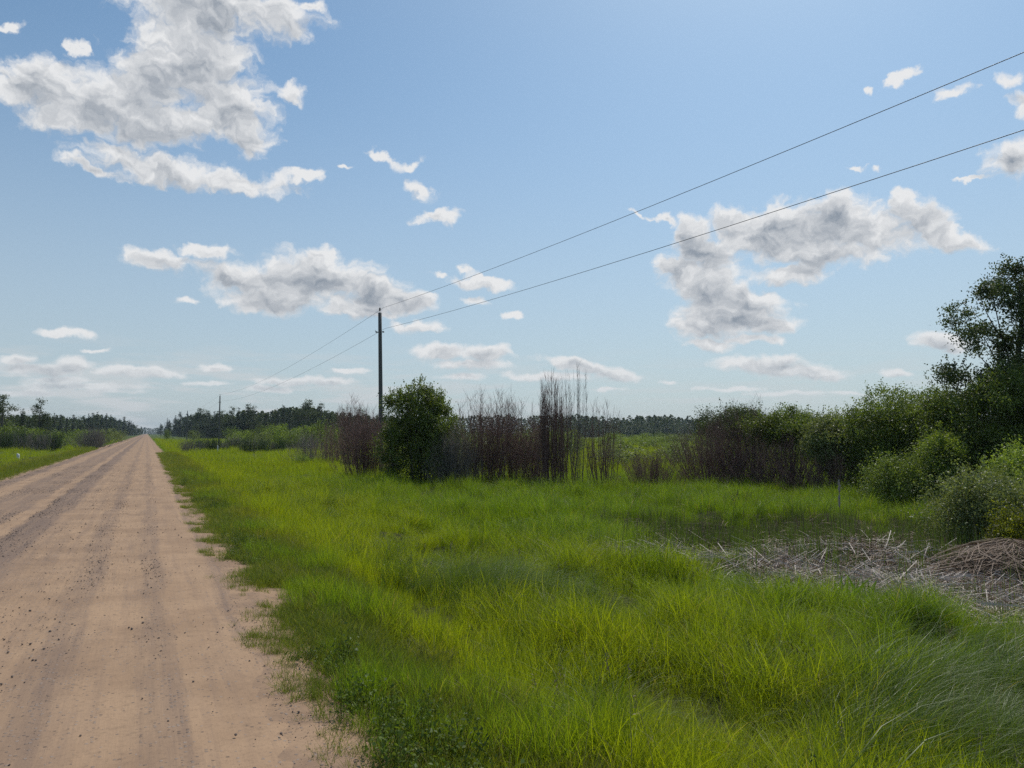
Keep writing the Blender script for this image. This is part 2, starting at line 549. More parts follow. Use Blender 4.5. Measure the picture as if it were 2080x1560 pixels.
def sand_nodes(g, pos, gravel_f):
    """sandy dirt colour + height; gravel_f 0 smooth packed sand, 1 loose gravel"""
    n_big = g.noise(pos, 1.1, 5, .6)
    n_fine = g.noise(pos, 38, 6, .78)
    c = g.mix(g.rng(n_big, .35, .7), SAND, SAND2)
    c = g.mix(g.math('MULTIPLY', gravel_f, .95), c, GRAVEL)
    vo = g.n('ShaderNodeTexVoronoi'); g.l(pos, vo.inputs['Vector']); vo.inputs['Scale'].default_value = 42
    vo.inputs['Randomness'].default_value = 1
    sepc = g.n('ShaderNodeSeparateColor'); g.l(vo.outputs['Color'], sepc.inputs[0])
    # grains: some dark, some pale
    thr = g.math('MULTIPLY_ADD', gravel_f, -.42, .93)
    isg = g.math('MULTIPLY', g.math('GREATER_THAN', sepc.outputs[0], thr), g.rng(vo.outputs['Distance'], .48, .3))
    gc = g.mix(sepc.outputs[1], (.10, .075, .065), (.36, .30, .26))
    c = g.mix(g.math('MULTIPLY', isg, .7), c, gc)
    c = g.mix(g.math('MULTIPLY', g.rng(n_fine, .48, .72), .5), c, (.17, .115, .08))
    c = g.mix(g.math('MULTIPLY', g.rng(g.noise(pos, 9, 6, .75), .52, .72), .4), c, (.20, .135, .09))
    h = g.math('MULTIPLY_ADD', isg, .8, g.math('MULTIPLY', n_fine, .5))
    h = g.math('MULTIPLY', h, g.math('MULTIPLY_ADD', gravel_f, .9, .35))
    return c, h, n_big

def road_material():
    m = new_mat('packed sand road'); g = NT(m)
    tcn = g.n('ShaderNodeTexCoord'); pos = tcn.outputs['Object']
    sp = g.n('ShaderNodeSeparateXYZ'); g.l(pos, sp.inputs[0])
    wob = g.noise(g.vmul(pos, (0, .11, 0)), 1.0, 3, .5)
    xw = g.math('MULTIPLY_ADD', g.math('SUBTRACT', wob, .5), .55, sp.outputs[0])
    edge = g.noise(g.vmul(pos, (3.0, .7, 0)), 1.0, 4, .65)
    xw = g.math('MULTIPLY_ADD', g.math('SUBTRACT', edge, .5), .42, xw)
    u = g.math('DIVIDE', g.math('ADD', xw, 5.0), 7.0)
    cr = g.n('ShaderNodeValToRGB'); g.l(u, cr.inputs[0])
    # amount of loose gravel across the road (x metres, value)
    stops = [(-4.6, .9), (-4.05, .75), (-3.85, .12), (-3.45, .1), (-3.3, .6), (-3.05, .75), (-2.9, .55), (-2.35, .7), (-2.2, .12), (-2.02, .1),
             (-1.92, .95), (-1.5, .85), (-1.35, .25), (-.75, .15), (-.58, .55), (-.45, .45), (-.35, .08), (-.05, .1), (.08, .45), (.2, .4), (.3, .05), (.70, .03), (.80, .6), (1.2, .55)]
    els = cr.color_ramp.elements
    while len(els) < len(stops):
        els.new(.5)
    for e, (x, v) in zip(els, stops):
        e.position = (x + 5) / 7; e.color = (v, v, v, 1)
    streak = g.noise(g.vmul(pos, (9.5, .30, 0)), 1.0, 8, .74)
    patch = g.noise(g.vmul(pos, (2.6, .55, 0)), 1.0, 7, .72)
    gf = g.math('MULTIPLY_ADD', g.math('SUBTRACT', streak, .5), 1.9, cr.outputs[0])
    gf = g.math('MULTIPLY_ADD', g.math('SUBTRACT', patch, .52), 1.0, gf, clamp=True)
    c, h, nb = sand_nodes(g, pos, gf)
    # washboard ripples across the middle of the right track
    wp = g.math('MULTIPLY_ADD', g.noise(g.vmul(pos, (.8, .6, 0)), 1.0, 3, .5), 7.0, g.math('MULTIPLY', sp.outputs[1], 9.0))
    wv = g.math('SINE', wp)
    wm = g.math('MULTIPLY', g.rng(sp.outputs[0], -1.5, -1.2), g.rng(sp.outputs[0], .0, -.3))
    wm = g.math('MULTIPLY', wm, g.rng(patch, .42, .62))
    wm = g.math('MULTIPLY', wm, g.rng(sp.outputs[1], 5, 11))
    hh = g.math('MULTIPLY_ADD', g.math('MULTIPLY', wv, wm), 1.6, h)
    hh = g.math('MULTIPLY_ADD', streak, -1.2, hh)
    p = g.n('ShaderNodeBsdfPrincipled')
    g.set(p.inputs['Base Color'], c)
    p.inputs['Roughness'].default_value = .95; p.inputs['Specular IOR Level'].default_value = .15
    b = g.n('ShaderNodeBump'); b.inputs['Strength'].default_value = .55; b.inputs['Distance'].default_value = .012
    g.l(hh, b.inputs['Height']); g.l(b.outputs[0], p.inputs['Normal'])
    o = g.n('ShaderNodeOutputMaterial'); g.l(p.outputs[0], o.inputs[0])
    return m

def ground_material():
    m = new_mat('meadow soil'); g = NT(m)
    tcn = g.n('ShaderNodeTexCoord'); pos = tcn.outputs['Object']
    sp = g.n('ShaderNodeSeparateXYZ'); g.l(pos, sp.inputs[0])
    gfn = g.noise(pos, 2.2, 4, .6)
    c, h, nb = sand_nodes(g, pos, g.rng(gfn, .35, .8, .1, .7))
    soil = g.mix(g.noise(pos, 3.0, 5, .6), (.035, .040, .014), (.075, .070, .026))
    far = g.mix(g.noise(g.vmul(pos, (1, 1, 0)), .05, 5, .6), (.055, .085, .018), (.10, .125, .022))
    r = g.n('ShaderNodeVectorMath', operation='LENGTH'); g.l(pos, r.inputs[0])
    soil = g.mix(g.rng(r.outputs['Value'], 40, 130), soil, far)
    en = g.math('MULTIPLY', g.math('SUBTRACT', g.noise(pos, 1.6, 5, .65), .5), 1.5)
    xr = g.math('ADD', sp.outputs[0], en)
    side = g.math('MAXIMUM', g.rng(xr, 1.25, 1.75), g.rng(xr, -4.9, -5.4))
    col = g.mix(side, c, soil)
    p = g.n('ShaderNodeBsdfPrincipled')
    g.set(p.inputs['Base Color'], col)
    p.inputs['Roughness'].default_value = .95; p.inputs['Specular IOR Level'].default_value = .1
    b = g.n('ShaderNodeBump'); b.inputs['Strength'].default_value = .6; b.inputs['Distance'].default_value = .015
    g.l(h, b.inputs['Height']); g.l(b.outputs[0], p.inputs['Normal'])
    o = g.n('ShaderNodeOutputMaterial'); g.l(p.outputs[0], o.inputs[0])
    return m

M_road = road_material()
M_ground = ground_material()
M_grass = grass_mat('meadow grass', (.335, .37, .018), (.185, .275, .023), (.08, .14, .017), .5, .5, .3)
M_lodged = grass_mat('long lodged sedge', (.15, .20, .024), (.11, .18, .026), (.06, .11, .022), .4, .45, .35)
M_short = grass_mat('short verge grass', (.24, .245, .04), (.14, .19, .03), (.12, .12, .035), .42, .6, .2)
M_stem = plain_mat('dry grass stems', (.20, .16, .08), (.34, .28, .15), .8, 8, .1)
M_weed = leaf_mat('verge weeds', (0.078, 0.130, 0.023), (0.143, 0.189, 0.029), .35, .55, .25)
M_reedg = leaf_mat('green marsh reed', (0.060, 0.102, 0.024), (0.108, 0.156, 0.030), .35)
M_iris = leaf_mat('broad green blades', (.06, .12, .012), (.11, .19, .018), .5, .35)
M_straw = plain_mat('dead reed straw', (.24, .175, .135), (.68, .58, .49), .6, 8, .1)
M_strawb = plain_mat('brown dead reed', (.13, .08, .05), (.33, .23, .16), .7, 8, .1)
M_twig = plain_mat('dead willow twigs', (.11, .062, .05), (.27, .165, .135), .75, 6, .1)
M_twigg = plain_mat('grey dead twigs', (.11, .095, .08), (.27, .24, .20), .75, 6, .1)
M_bark = plain_mat('willow bark', (.05, .042, .033), (.13, .11, .09), .85, 9, .5)
M_lf_dark = leaf_mat('dark glossy leaves', (0.044, 0.062, 0.025), (0.098, 0.130, 0.045), .25, .5, .25)
M_lf_mid = leaf_mat('willow leaves', (0.086, 0.120, 0.026), (0.174, 0.222, 0.050), .34, .5, .3)
M_lf_lite = leaf_mat('light willow leaves', (0.121, 0.171, 0.031), (0.215, 0.270, 0.055), .4, .5, .28)
M_lf_grey = leaf_mat('grey green willow leaves', (0.105, 0.130, 0.051), (0.198, 0.226, 0.094), .33, .5, .3)
M_lf_yel = leaf_mat('yellow green leaves', (.10, .13, .012), (.20, .20, .02), .5, .45, .4)
M_needle = leaf_mat('forest needles', (.030, .044, .024), (.060, .080, .038), .15, .6, .2)
M_lf_for = leaf_mat('forest leaves', (.045, .062, .030), (.095, .118, .048), .25, .6, .2)
M_pole = plain_mat('weathered pole concrete', (.07, .07, .065), (.15, .145, .135), .85, 5, .4, stretch=(1, 1, .2))
M_insul = plain_mat('dark glazed insulator', (.02, .017, .015), (.04, .033, .028), .3, 8, .05)
M_wire = plain_mat('weathered aluminium wire', (.05, .05, .055), (.09, .09, .09), .5, 8, .05)
M_stone = plain_mat('road pebbles', (.05, .038, .034), (.20, .155, .13), .9, 25, .4)
M_white = plain_mat('white painted post', (.62, .62, .60), (.78, .78, .76), .7, 8, .1)
M_fluff = plain_mat('cattail fluff', (.22, .18, .14), (.42, .37, .31), .95, 60, .8)

# ------------------------------------------------------------------ ground and road
def axis(segs):
    out = []
    for a, b, st in segs:
        out.append(np.arange(a, b, st))
    return np.concatenate(out)
gx = np.concatenate([[-2500, -1700, -1000, -500, -250], axis([(-150, -40, 8), (-40, -12, 1), (-12, 16, .16), (16, 45, .6), (45, 150, 6)]), [200, 300, 500, 1000, 1700, 2500]])
gy = np.concatenate([[-600, -200, -80, -30, -12], axis([(-6, 28, .16), (28, 70, .7), (70, 200, 5), (200, 600, 25)]), [700, 900, 1300, 1900, 2500]])
X, Y = np.meshgrid(gx, gy, indexing='ij')
Z = gz(X, Y)
V = np.stack([X, Y, Z], -1).reshape(-1, 3)
ii = np.arange(X.size).reshape(X.shape)
F = np.stack([ii[:-1, :-1], ii[1:, :-1], ii[1:, 1:], ii[:-1, 1:]], -1).reshape(-1, 4)
ground = link('ground', mesh_np('ground', V, F, M_ground, smooth=True))
tag(ground, 'green meadow and marsh ground on both sides of the dirt road', kind='structure')

rx = np.arange(-4.75, 1.06, .07)
ry = np.concatenate([axis([(-12, 0, .5), (0, 20, .12), (20, 60, .5), (60, 300, 5), (300, 1500, 50)]), [1600, 2200]])
X, Y = np.meshgrid(rx, ry, indexing='ij')
prof = np.interp(X, [-4.75, -4.5, -4.2, -1.7, .6, .82, 1.06], [-.12, -.055, -.03, .02, -.02, -.045, -.12])
near = np.clip(1.6 - Y / 40, 0, 1)
for c_, w_, d_ in ((-3.65, .16, .018), (-2.1, .12, .02), (-.2, .16, .012), (.45, .2, .014), (-.9, .2, .010)):
    prof = prof - d_ * np.exp(-((X - c_ - .12 * np.sin(Y * .21 + c_)) / w_) ** 2) * near
prof = prof + near * .0025 * smooth_noise(X, Y * .3, 31, 4.0) + near * .0012 * smooth_noise(X, Y, 32, 11.0)
prof = prof + .02 * smooth_noise(X * .2, Y, 33, 1.7) * np.clip((np.abs(X + 1.85) - 2.45) / .3, 0, 1)
V = np.stack([X, Y, prof], -1).reshape(-1, 3)
ii = np.arange(X.size).reshape(X.shape)
F = np.stack([ii[:-1, :-1], ii[1:, :-1], ii[1:, 1:], ii[:-1, 1:]], -1).reshape(-1, 4)
road = link('road', mesh_np('road', V, F, M_road, smooth=True))
tag(road, 'straight sandy dirt road with wheel tracks and loose gravel', kind='structure')

# ------------------------------------------------------------------ scatter with geometry nodes (for uncountable stuff)
def src_collection(name, meshes):
    col = bpy.data.collections.new(name)
    for i, me in enumerate(meshes):
        o = bpy.data.objects.new('%s_source' % name, me)
        col.objects.link(o)
    return col

def scatter(name, label, cat, pts, rot, scl, idx, col):
    me = bpy.data.meshes.new(name)
    n = len(pts)
    me.vertices.add(n)
    me.vertices.foreach_set('co', np.asarray(pts, dtype=np.float32).ravel())
    a = me.attributes.new('rot', 'FLOAT_VECTOR', 'POINT'); a.data.foreach_set('vector', np.asarray(rot, dtype=np.float32).ravel())
    if np.ndim(scl) == 1:
        scl = np.repeat(np.asarray(scl)[:, None], 3, 1)
    a = me.attributes.new('scl', 'FLOAT_VECTOR', 'POINT'); a.data.foreach_set('vector', np.asarray(scl, dtype=np.float32).ravel())
    a = me.attributes.new('idx', 'INT', 'POINT'); a.data.foreach_set('value', np.asarray(idx, dtype=np.int32))
    o = link(name, me)
    gt = bpy.data.node_groups.new(name + '_scatter', 'GeometryNodeTree')
    gt.interface.new_socket('Geometry', in_out='INPUT', socket_type='NodeSocketGeometry')
    gt.interface.new_socket('Geometry', in_out='OUTPUT', socket_type='NodeSocketGeometry')
    gi = gt.nodes.new('NodeGroupInput'); go = gt.nodes.new('NodeGroupOutput')
    ci = gt.nodes.new('GeometryNodeCollectionInfo')
    ci.inputs['Collection'].default_value = col
    ci.inputs['Separate Children'].default_value = True
    ci.inputs['Reset Children'].default_value = True
    ip = gt.nodes.new('GeometryNodeInstanceOnPoints')
    ip.inputs['Pick Instance'].default_value = True
    def na(nm, ty):
        q = gt.nodes.new('GeometryNodeInputNamedAttribute'); q.data_type = ty
        q.inputs[0].default_value = nm
        return [s for s in q.outputs if s.enabled][0]
    gt.links.new(gi.outputs[0], ip.inputs['Points'])
    gt.links.new(ci.outputs[0], ip.inputs['Instance'])
    gt.links.new(na('idx', 'INT'), ip.inputs['Instance Index'])
    gt.links.new(na('rot', 'FLOAT_VECTOR'), ip.inputs['Rotation'])
    gt.links.new(na('scl', 'FLOAT_VECTOR'), ip.inputs['Scale'])
    gt.links.new(ip.outputs[0], go.inputs[0])
    md = o.modifiers.new('scatter', 'NODES'); md.node_group = gt
    tag(o, label, cat, kind='stuff')
    return o

def tuft(seed, n, rad_, hmin, hmax, w, bend, lean=0.0, K=4, stiff=1.7, mat=None, wide_mid=False):
    """n tapered blades; lean pushes all tips towards +X"""
    r = np.random.default_rng(seed)
    a = r.uniform(0, 2 * np.pi, n); q = rad_ * np.sqrt(r.uniform(0, 1, n))
    base = np.stack([q * np.cos(a), q * np.sin(a), np.full(n, -.03)], -1)
    L = r.uniform(hmin, hmax, n)
    d = r.uniform(0, 2 * np.pi, n)
    b = r.uniform(.2, 1, n) * bend
    lx = np.cos(d) * b + lean * r.uniform(.6, 1.3, n); ly = np.sin(d) * b + lean * r.normal(0, .22, n)
    t = np.linspace(0, 1, K)[None, :]
    hx = lx[:, None] * t ** stiff; hy = ly[:, None] * t ** stiff
    mag = np.sqrt(hx ** 2 + hy ** 2)
    up = t * np.ones((n, 1)) / (1 + .55 * mag ** 1.5) - .28 * np.clip(mag - .7, 0, None) ** 1.3
    P = base[:, None, :] + L[:, None, None] * np.stack([hx, hy, up], -1)
    s = r.uniform(0, 2 * np.pi, n)
    sd = np.stack([np.cos(s), np.sin(s), np.zeros(n)], -1)
    wt_ = w * r.uniform(.6, 1.4, n)[:, None] * ((1 - t ** 1.5) if not wide_mid else np.sin(np.pi * (t * .86 + .14)) ** .7) + w * .06
    V = np.stack([P - sd[:, None, :] * wt_[:, :, None] * .5, P + sd[:, None, :] * wt_[:, :, None] * .5], 2)
    idx = np.arange(n * K * 2).reshape(n, K, 2)
    F = np.stack([idx[:, :-1, 0], idx[:, :-1, 1], idx[:, 1:, 1], idx[:, 1:, 0]], -1).reshape(-1, 4)
    return mesh_np('tuft', V.reshape(-1, 3), F, mat, smooth=True)

rg = np.random.default_rng(7)
def field_points(bands, side, az0=-28, az1=72):
    """points by distance bands (r0, r1, density per m2, scale)"""
    P = []; SC = []
    for r0, r1, dens, sc in bands:
        a0, a1 = (rad(az0), rad(az1))
        area = .5 * (a1 - a0) * (r1 * r1 - r0 * r0)
        n = int(area * dens)
        r = np.sqrt(rg.uniform(r0 * r0, r1 * r1, n)); a = rg.uniform(a0, a1, n)
        x = r * np.sin(a); y = r * np.cos(a)
        k = (x > 1.0) if side > 0 else (x < -4.6)
        P.append(np.stack([x, y], -1)[k]); SC.append(np.full(k.sum(), sc))
    return np.concatenate(P), np.concatenate(SC)

# upright meadow grass -------------------------------------------------
up_t = [tuft(100 + i, 30, .13, .26, .60, .0062, .62, K=4, mat=M_grass) for i in range(5)]
up_t += [tuft(120 + i, 30, .13, .34, .68, .0055, 1.0, lean=.25, K=5, mat=M_grass) for i in range(4)]
lo_t = [tuft(140 + i, 34, .15, .50, .85, .0050, .75, lean=.75, K=6, stiff=1.9, mat=M_lodged) for i in range(5)]
far_t = [tuft(160 + i, 40, .30, .28, .58, .011, .5, K=3, mat=M_grass) for i in range(4)]
colU = src_collection('meadow_grass', up_t)
colL = src_collection('lodged_grass', lo_t)
colF = src_collection('far_grass', far_t)

P, SC = field_points([(1.0, 7, 80, 1), (7, 13, 60, 1.0), (13, 24, 34, 1.05), (24, 36, 18, 1.2)], 1)
x, y = P[:, 0], P[:, 1]
mm = marsh(x, y)
lodge = smooth_noise(x, y, 21, .75) * .45 - .25
Rr = x * RT[0] + y * RT[1]; Dd = x * FW[0] + y * FW[1]
lodge += 1.0 * np.exp(-((Rr - 4.6) / 1.5) ** 2 - ((Dd - 5.6) / 1.8) ** 2)          # swath at the right
lodge += .75 * np.exp(-((Dd - (9.6 - .75 * (Rr - 1.0))) / .9) ** 2 - ((Rr - 1.4) / 1.8) ** 2)   # ridge running to the marsh
lodge += .5 * np.exp(-((Dd - 12.5) / 1.2) ** 2 - ((Rr + 1.6) / 1.2) ** 2)
lodge -= 1.0 * (x < 3.0)
edge = 1.3 + .16 * smooth_noise(x, y, 22, 2.2)
hs = np.clip((x - edge) / 1.1, 0, 1)
hs = hs * (1 - .3 * marsh(x + .5 * FW[0], y + .5 * FW[1]) * (Dd < 13)) * (1 - .3 * marsh(x + 1.4 * FW[0], y + 1.4 * FW[1]) * (Dd < 12))
keep = (hs > 0) & (rg.uniform(size=len(x)) > mm * .93)
hs = hs * (1 - .45 * mm)
isL = (lodge + rg.normal(0, .18, len(x))) > .42
z = gz(x, y)
hn = .80 + .34 * smooth_noise(x, y, 23, 1.5) + .26 * smooth_noise(x, y, 24, 4.2)
sc = SC * (.38 + .62 * hs) * np.clip(hn, .42, 1.4) * rg.uniform(.85, 1.15, len(x))
rot = np.stack([rg.normal(0, .1, len(x)), rg.normal(0, .1, len(x)), rg.uniform(0, 6.28, len(x))], -1)
k = keep & ~isL
grass = scatter('meadow_grass', 'upright yellow green meadow grass filling the field right of the road', 'grass',
                np.stack([x, y, z], -1)[k], rot[k], sc[k], np.where(smooth_noise(x[k], y[k], 27, .8) + rg.normal(0, .5, k.sum()) + np.clip((x[k] - 3.5) / 3, -1, .8) > .3, rg.integers(5, 9, k.sum()), rg.integers(0, 5, k.sum())), colU)
k = keep & isL
la = -rad(YAW) + .5 * smooth_noise(x, y, 25, .5) + rg.normal(0, .25, len(x))
rotL = np.stack([rg.normal(0, .06, len(x)), rg.normal(0, .06, len(x)), la], -1)
scatter('lodged_grass', 'long bent over blue green sedge lying in swaths beside the marsh', 'grass',
        np.stack([x, y, z], -1)[k], rotL[k], (sc * .95)[k], rg.integers(0, 5, k.sum()), colL)

# tussocks: round arching clumps that stand out of the sward
colT = src_collection('grass_tussocks', [tuft(190 + i, 150, .10, .40, .80, .0052, 1.25, K=6, stiff=1.9, mat=M_lodged if i % 2 else M_grass) for i in range(4)])
P, SC = field_points([(2.5, 12, 2.4, 1), (12, 32, 1.5, 1.15)], 1)
x, y = P[:, 0], P[:, 1]
k = (x > 2.9) & (marsh(x, y) < .3) & (rg.uniform(size=len(x)) < .45 + .9 * smooth_noise(x, y, 29, 1.1))
x, y = x[k], y[k]
scatter('grass_tussocks', 'round arching tussocks of sedge standing out of the meadow grass', 'grass', np.stack([x, y, gz(x, y)], -1),
        np.stack([rg.normal(0, .12, len(x)), rg.normal(0, .12, len(x)), rg.uniform(0, 6.28, len(x))], -1), rg.uniform(.65, 1.15, len(x)), rg.integers(0, 4, len(x)), colT)

# flowering stems and dry stems standing above the sward
def stem_tuft(seed, n, mat):
    r = np.random.default_rng(seed)
    A = Acc(); K = 5; t = np.linspace(0, 1, K)
    b = np.stack([r.normal(0, .12, n), r.normal(0, .12, n), np.zeros(n)], -1)
    L = r.uniform(.5, .85, n); a = r.uniform(0, 6.28, n); q = r.uniform(.05, .3, n)
    P_ = b[:, None] + L[:, None, None] * np.stack([(np.cos(a) * q)[:, None] * t ** 2, (np.sin(a) * q)[:, None] * t ** 2, t * np.ones((n, 1))], -1)
    A.add(*tubes(P_, np.tile(.0017 * (1 - .6 * t), (n, 1)), 3))
    m = 16
    c = np.repeat(P_[:, -1], m, 0) + r.normal(0, 1, (n * m, 3)) * np.array([.009, .009, .035]) - np.array([0, 0, .04])
    A.add(*leaves(c, .022, .006, r, 1.5))
    return A.mesh('stem', mat)
colQ = src_collection('meadow_stems', [stem_tuft(180 + i, 3, M_stem if i % 2 else M_reedg) for i in range(4)])
P, SC = field_points([(1.5, 12, 2.2, 1), (12, 34, .9, 1.1)], 1)
x, y = P[:, 0], P[:, 1]
k = (x > 2.0) & (rg.uniform(size=len(x)) < .5 + .5 * smooth_noise(x, y, 28, .7))
x, y = x[k], y[k]
scatter('meadow_stems', 'thin flowering and dry stems scattered over the meadow grass', 'grass stems', np.stack([x, y, gz(x, y)], -1),
        np.stack([rg.normal(0, .1, len(x)), rg.normal(0, .1, len(x)), rg.uniform(0, 6.28, len(x))], -1), rg.uniform(.75, 1.1, len(x)), rg.integers(0, 4, len(x)), colQ)

# distant and left-hand grass -----------------------------------------
P, SC = field_points([(32, 60, 7, 1.0), (60, 150, 1.6, 1.35), (150, 260, .25, 2.0)], 1)
P2, SC2 = field_points([(6, 40, 7, .62), (40, 90, 3.0, .75), (90, 220, .7, 1.2)], -1)
k2 = P2[:, 0] > -26
P2, SC2 = P2[k2], SC2[k2]
x, y = np.concatenate([P[:, 0], P2[:, 0]]), np.concatenate([P[:, 1], P2[:, 1]])
SC = np.concatenate([SC, SC2])
hs = np.where(x > 0, np.clip((x - 1.4) / 1.0, 0, 1), np.clip((-5.0 - x) / 1.2, 0, 1))
k = hs > 0.02
x, y, SC, hs = x[k], y[k], SC[k], hs[k]
hn = .85 + .25 * smooth_noise(x, y, 23, .5)
sc = SC * (.3 + .7 * hs) * hn * rg.uniform(.8, 1.2, len(x))
scatter('far_meadow_grass', 'bright yellow green grass of the far meadow and the left road verge', 'grass',
        np.stack([x, y, gz(x, y)], -1), np.stack([rg.normal(0, .1, len(x)), rg.normal(0, .1, len(x)), rg.uniform(0, 6.28, len(x))], -1),
        sc, rg.integers(0, 4, len(x)), colF)

# short verge grass and weeds beside the road --------------------------
sh_t = [tuft(200 + i, 26, .07, .05, .16, .0042, .9, K=4, stiff=1.4, mat=M_short) for i in range(4)]
def weed(seed, n, R0, H, ls, mat):
    r = np.random.default_rng(seed)
    A = Acc()
    a = r.uniform(0, 6.28, n); q = R0 * np.sqrt(r.uniform(0, 1, n))
    zz = H * r.uniform(.15, 1, n) * (1 - .5 * q / R0)
    cen = np.stack([q * np.cos(a), q * np.sin(a), zz], -1)
    A.add(*leaves(cen, ls, ls * .55, r, .25))
    m_ = n // 4
    Pp = np.stack([cen[:m_] * np.array([.3, .3, 0]), cen[:m_]], 1)
    A.add(*tubes(Pp, np.full((m_, 2), .0012), 3))
    return A.mesh('weed', mat)
we_t = [weed(220 + i, 110, .13, .14, .020, M_weed) for i in range(3)] + [weed(225 + i, 90, .10, .26, .026, M_weed) for i in range(2)]
colS = src_collection('verge_grass', sh_t)
colW = src_collection('verge_weeds', we_t)
n = 62000
y = 1.0 + 69 * rg.uniform(0, 1, n) ** 1.8
x = rg.uniform(.72, 2.3, n)
dens = np.clip((x - .78) / .85, 0, 1) ** 1.35 * (.68 + .7 * smooth_noise(x, y * .8, 41, 3.6)) + .25 * (smooth_noise(x, y, 42, 5.0) > .55)
k = rg.uniform(size=n) < np.clip(dens, 0, 1)
xl = rg.uniform(-6.3, -4.5, 9000); yl = 4 + 90 * rg.uniform(0, 1, 9000) ** 1.5
kl = rg.uniform(size=9000) < np.clip((-4.4 - xl) / 1.0, 0, 1)
x = np.concatenate([x[k], xl[kl]]); y = np.concatenate([y[k], yl[kl]])
sc = rg.uniform(.6, 1.25, len(x)) * (1 + np.clip(y / 40, 0, 1)) * (.7 + 1.3 * np.clip((np.abs(x + 1.85) - 2.9) / 1.2, 0, 1))
scatter('verge_grass', 'short sparse grass growing through the sandy gravel of the road verge', 'grass',
        np.stack([x, y, gz(x, y)], -1), np.stack([rg.normal(0, .15, len(x)), rg.normal(0, .15, len(x)), rg.uniform(0, 6.28, len(x))], -1),
        sc, rg.integers(0, 4, len(x)), colS)
n = 900
y = 1.2 + 28 * rg.uniform(0, 1, n) ** 1.7
x = 1.5 + .28 * rg.normal(size=n)
k = (smooth_noise(x, y, 43, 1.6) + .8 * (y < 3.2) > .45) & (x > 1.08)
x, y = x[k], y[k]
scatter('verge_weeds', 'low broad leaved weeds between the sandy verge and the tall grass', 'weeds',
        np.stack([x, y, gz(x, y)], -1), np.stack([rg.normal(0, .1, len(x)), rg.normal(0, .1, len(x)), rg.uniform(0, 6.28, len(x))], -1),
        rg.uniform(.6, 1.3, len(x)), rg.integers(0, 5, len(x)), colW)

# gravel -------------------------------------------------------------
def stone(seed):
    r = np.random.default_rng(seed)
    import bmesh
    bm = bmesh.new()
    bmesh.ops.create_icosphere(bm, subdivisions=2, radius=1)
    ph = r.uniform(0, 6, 6)
    sx, sy, sz = r.uniform(.8, 1.2), r.uniform(.6, 1.0), r.uniform(.45, .75)
    for v in bm.verts:
        c = v.co
        f = 1 + .18 * math.sin(3 * c.x + ph[0]) * math.sin(3.3 * c.y + ph[1]) + .12 * math.sin(5 * c.z + ph[2] + 2 * c.x)
        v.co = Vector((c.x * sx, c.y * sy, c.z * sz)) * f
    me = bpy.data.meshes.new('stone'); bm.to_mesh(me); bm.free()
    me.materials.append(M_stone)
    return me
colG = src_collection('gravel', [stone(300 + i) for i in range(5)])
n = 120000
y = 1.0 + 44 * rg.uniform(0, 1, n) ** 1.7
x = rg.uniform(-4.6, 1.35, n)
gx_ = [-4.6, -4.05, -3.85, -3.45, -3.3, -2.3, -2.2, -2.02, -1.92, -1.5, -1.35, -.75, -.55, -.4, -.3, -.05, .08, .2, .3, .7, .85, 1.3]
gv_ = [.8, .7, .12, .1, .6, .6, .1, .1, 1, .9, .22, .2, .4, .3, .07, .1, .35, .3, .05, .03, .6, .35]
g_ = np.interp(x, gx_, gv_) * (.7 + .9 * smooth_noise(x, y * .5, 51, 2.6))
k = rg.uniform(size=n) < np.clip(g_, .02, 1)
x, y = x[k], y[k]
s = .0040 * np.exp(rg.normal(0, .55, len(x))); s = np.clip(s, .0018, .0125) * np.where(x > .75, .7, 1)
zr = np.interp(x, [-4.75, -4.5, -4.2, -1.7, .6, .82, 1.06], [-.12, -.055, -.03, .02, -.02, -.045, -.12])
zz = np.maximum(zr, gz(x, y)) + s * .15
scatter('gravel', 'loose dark pebbles and gravel strewn over the dirt road', 'gravel',
        np.stack([x, y, zz], -1), rg.uniform(0, 6.28, (len(x), 3)) * np.array([.08, .08, 1]), s, rg.integers(0, 5, len(x)), colG)

# marsh: straw, green reeds ------------------------------------------
def straw_bundle(seed, n, mat, lmin, lmax, R0=.3, w=.010, steep=.22):
    r = np.random.default_rng(seed)
    A = Acc()
    c = np.stack([r.normal(0, R0, n), r.normal(0, R0, n), np.abs(r.normal(.05, .05, n)) + .01], -1)
    L = r.uniform(lmin, lmax, n) ** 1.0
    a = r.normal(.1, .8, n) + np.where(r.uniform(size=n) < .35, r.uniform(0, 3.14, n), 0)
    e = r.normal(0, steep, n)
    d = np.stack([np.cos(a) * np.cos(e), np.sin(a) * np.cos(e), np.sin(e)], -1)
    sag = r.normal(0, .012, n)
    t = np.array([-.5, 0, .5])
    Pp = c[:, None, :] + d[:, None, :] * (L[:, None] * t)[:, :, None]
    Pp[:, 1, 2] += sag + .02
    Pp[:, :, 2] = np.maximum(Pp[:, :, 2], .0)
    W_ = w * r.uniform(.5, 1.5, n)
    nrm = norm(np.cross(d, norm(r.normal(size=(n, 3)) * .5 + np.array([0, 0, 1]))))
    V = np.stack([Pp - nrm[:, None, :] * W_[:, None, None] * .5, Pp + nrm[:, None, :] * W_[:, None, None] * .5], 2)
    V[:, :, :, 2] += 0
    idx = np.arange(n * 6).reshape(n, 3, 2)
    F = np.stack([idx[:, :-1, 0], idx[:, :-1, 1], idx[:, 1:, 1], idx[:, 1:, 0]], -1).reshape(-1, 4)
    return mesh_np('straw', V.reshape(-1, 3), F, mat)
st = [straw_bundle(400 + i, 14, M_straw if i < 4 else M_strawb, .2, .95, .36, .0095, .30) for i in range(5)] + [straw_bundle(410 + i, 14, M_strawb, .15, .5, .25, .008, .5) for i in range(3)]
colSt = src_collection('dead_reeds', st)
n = 15000
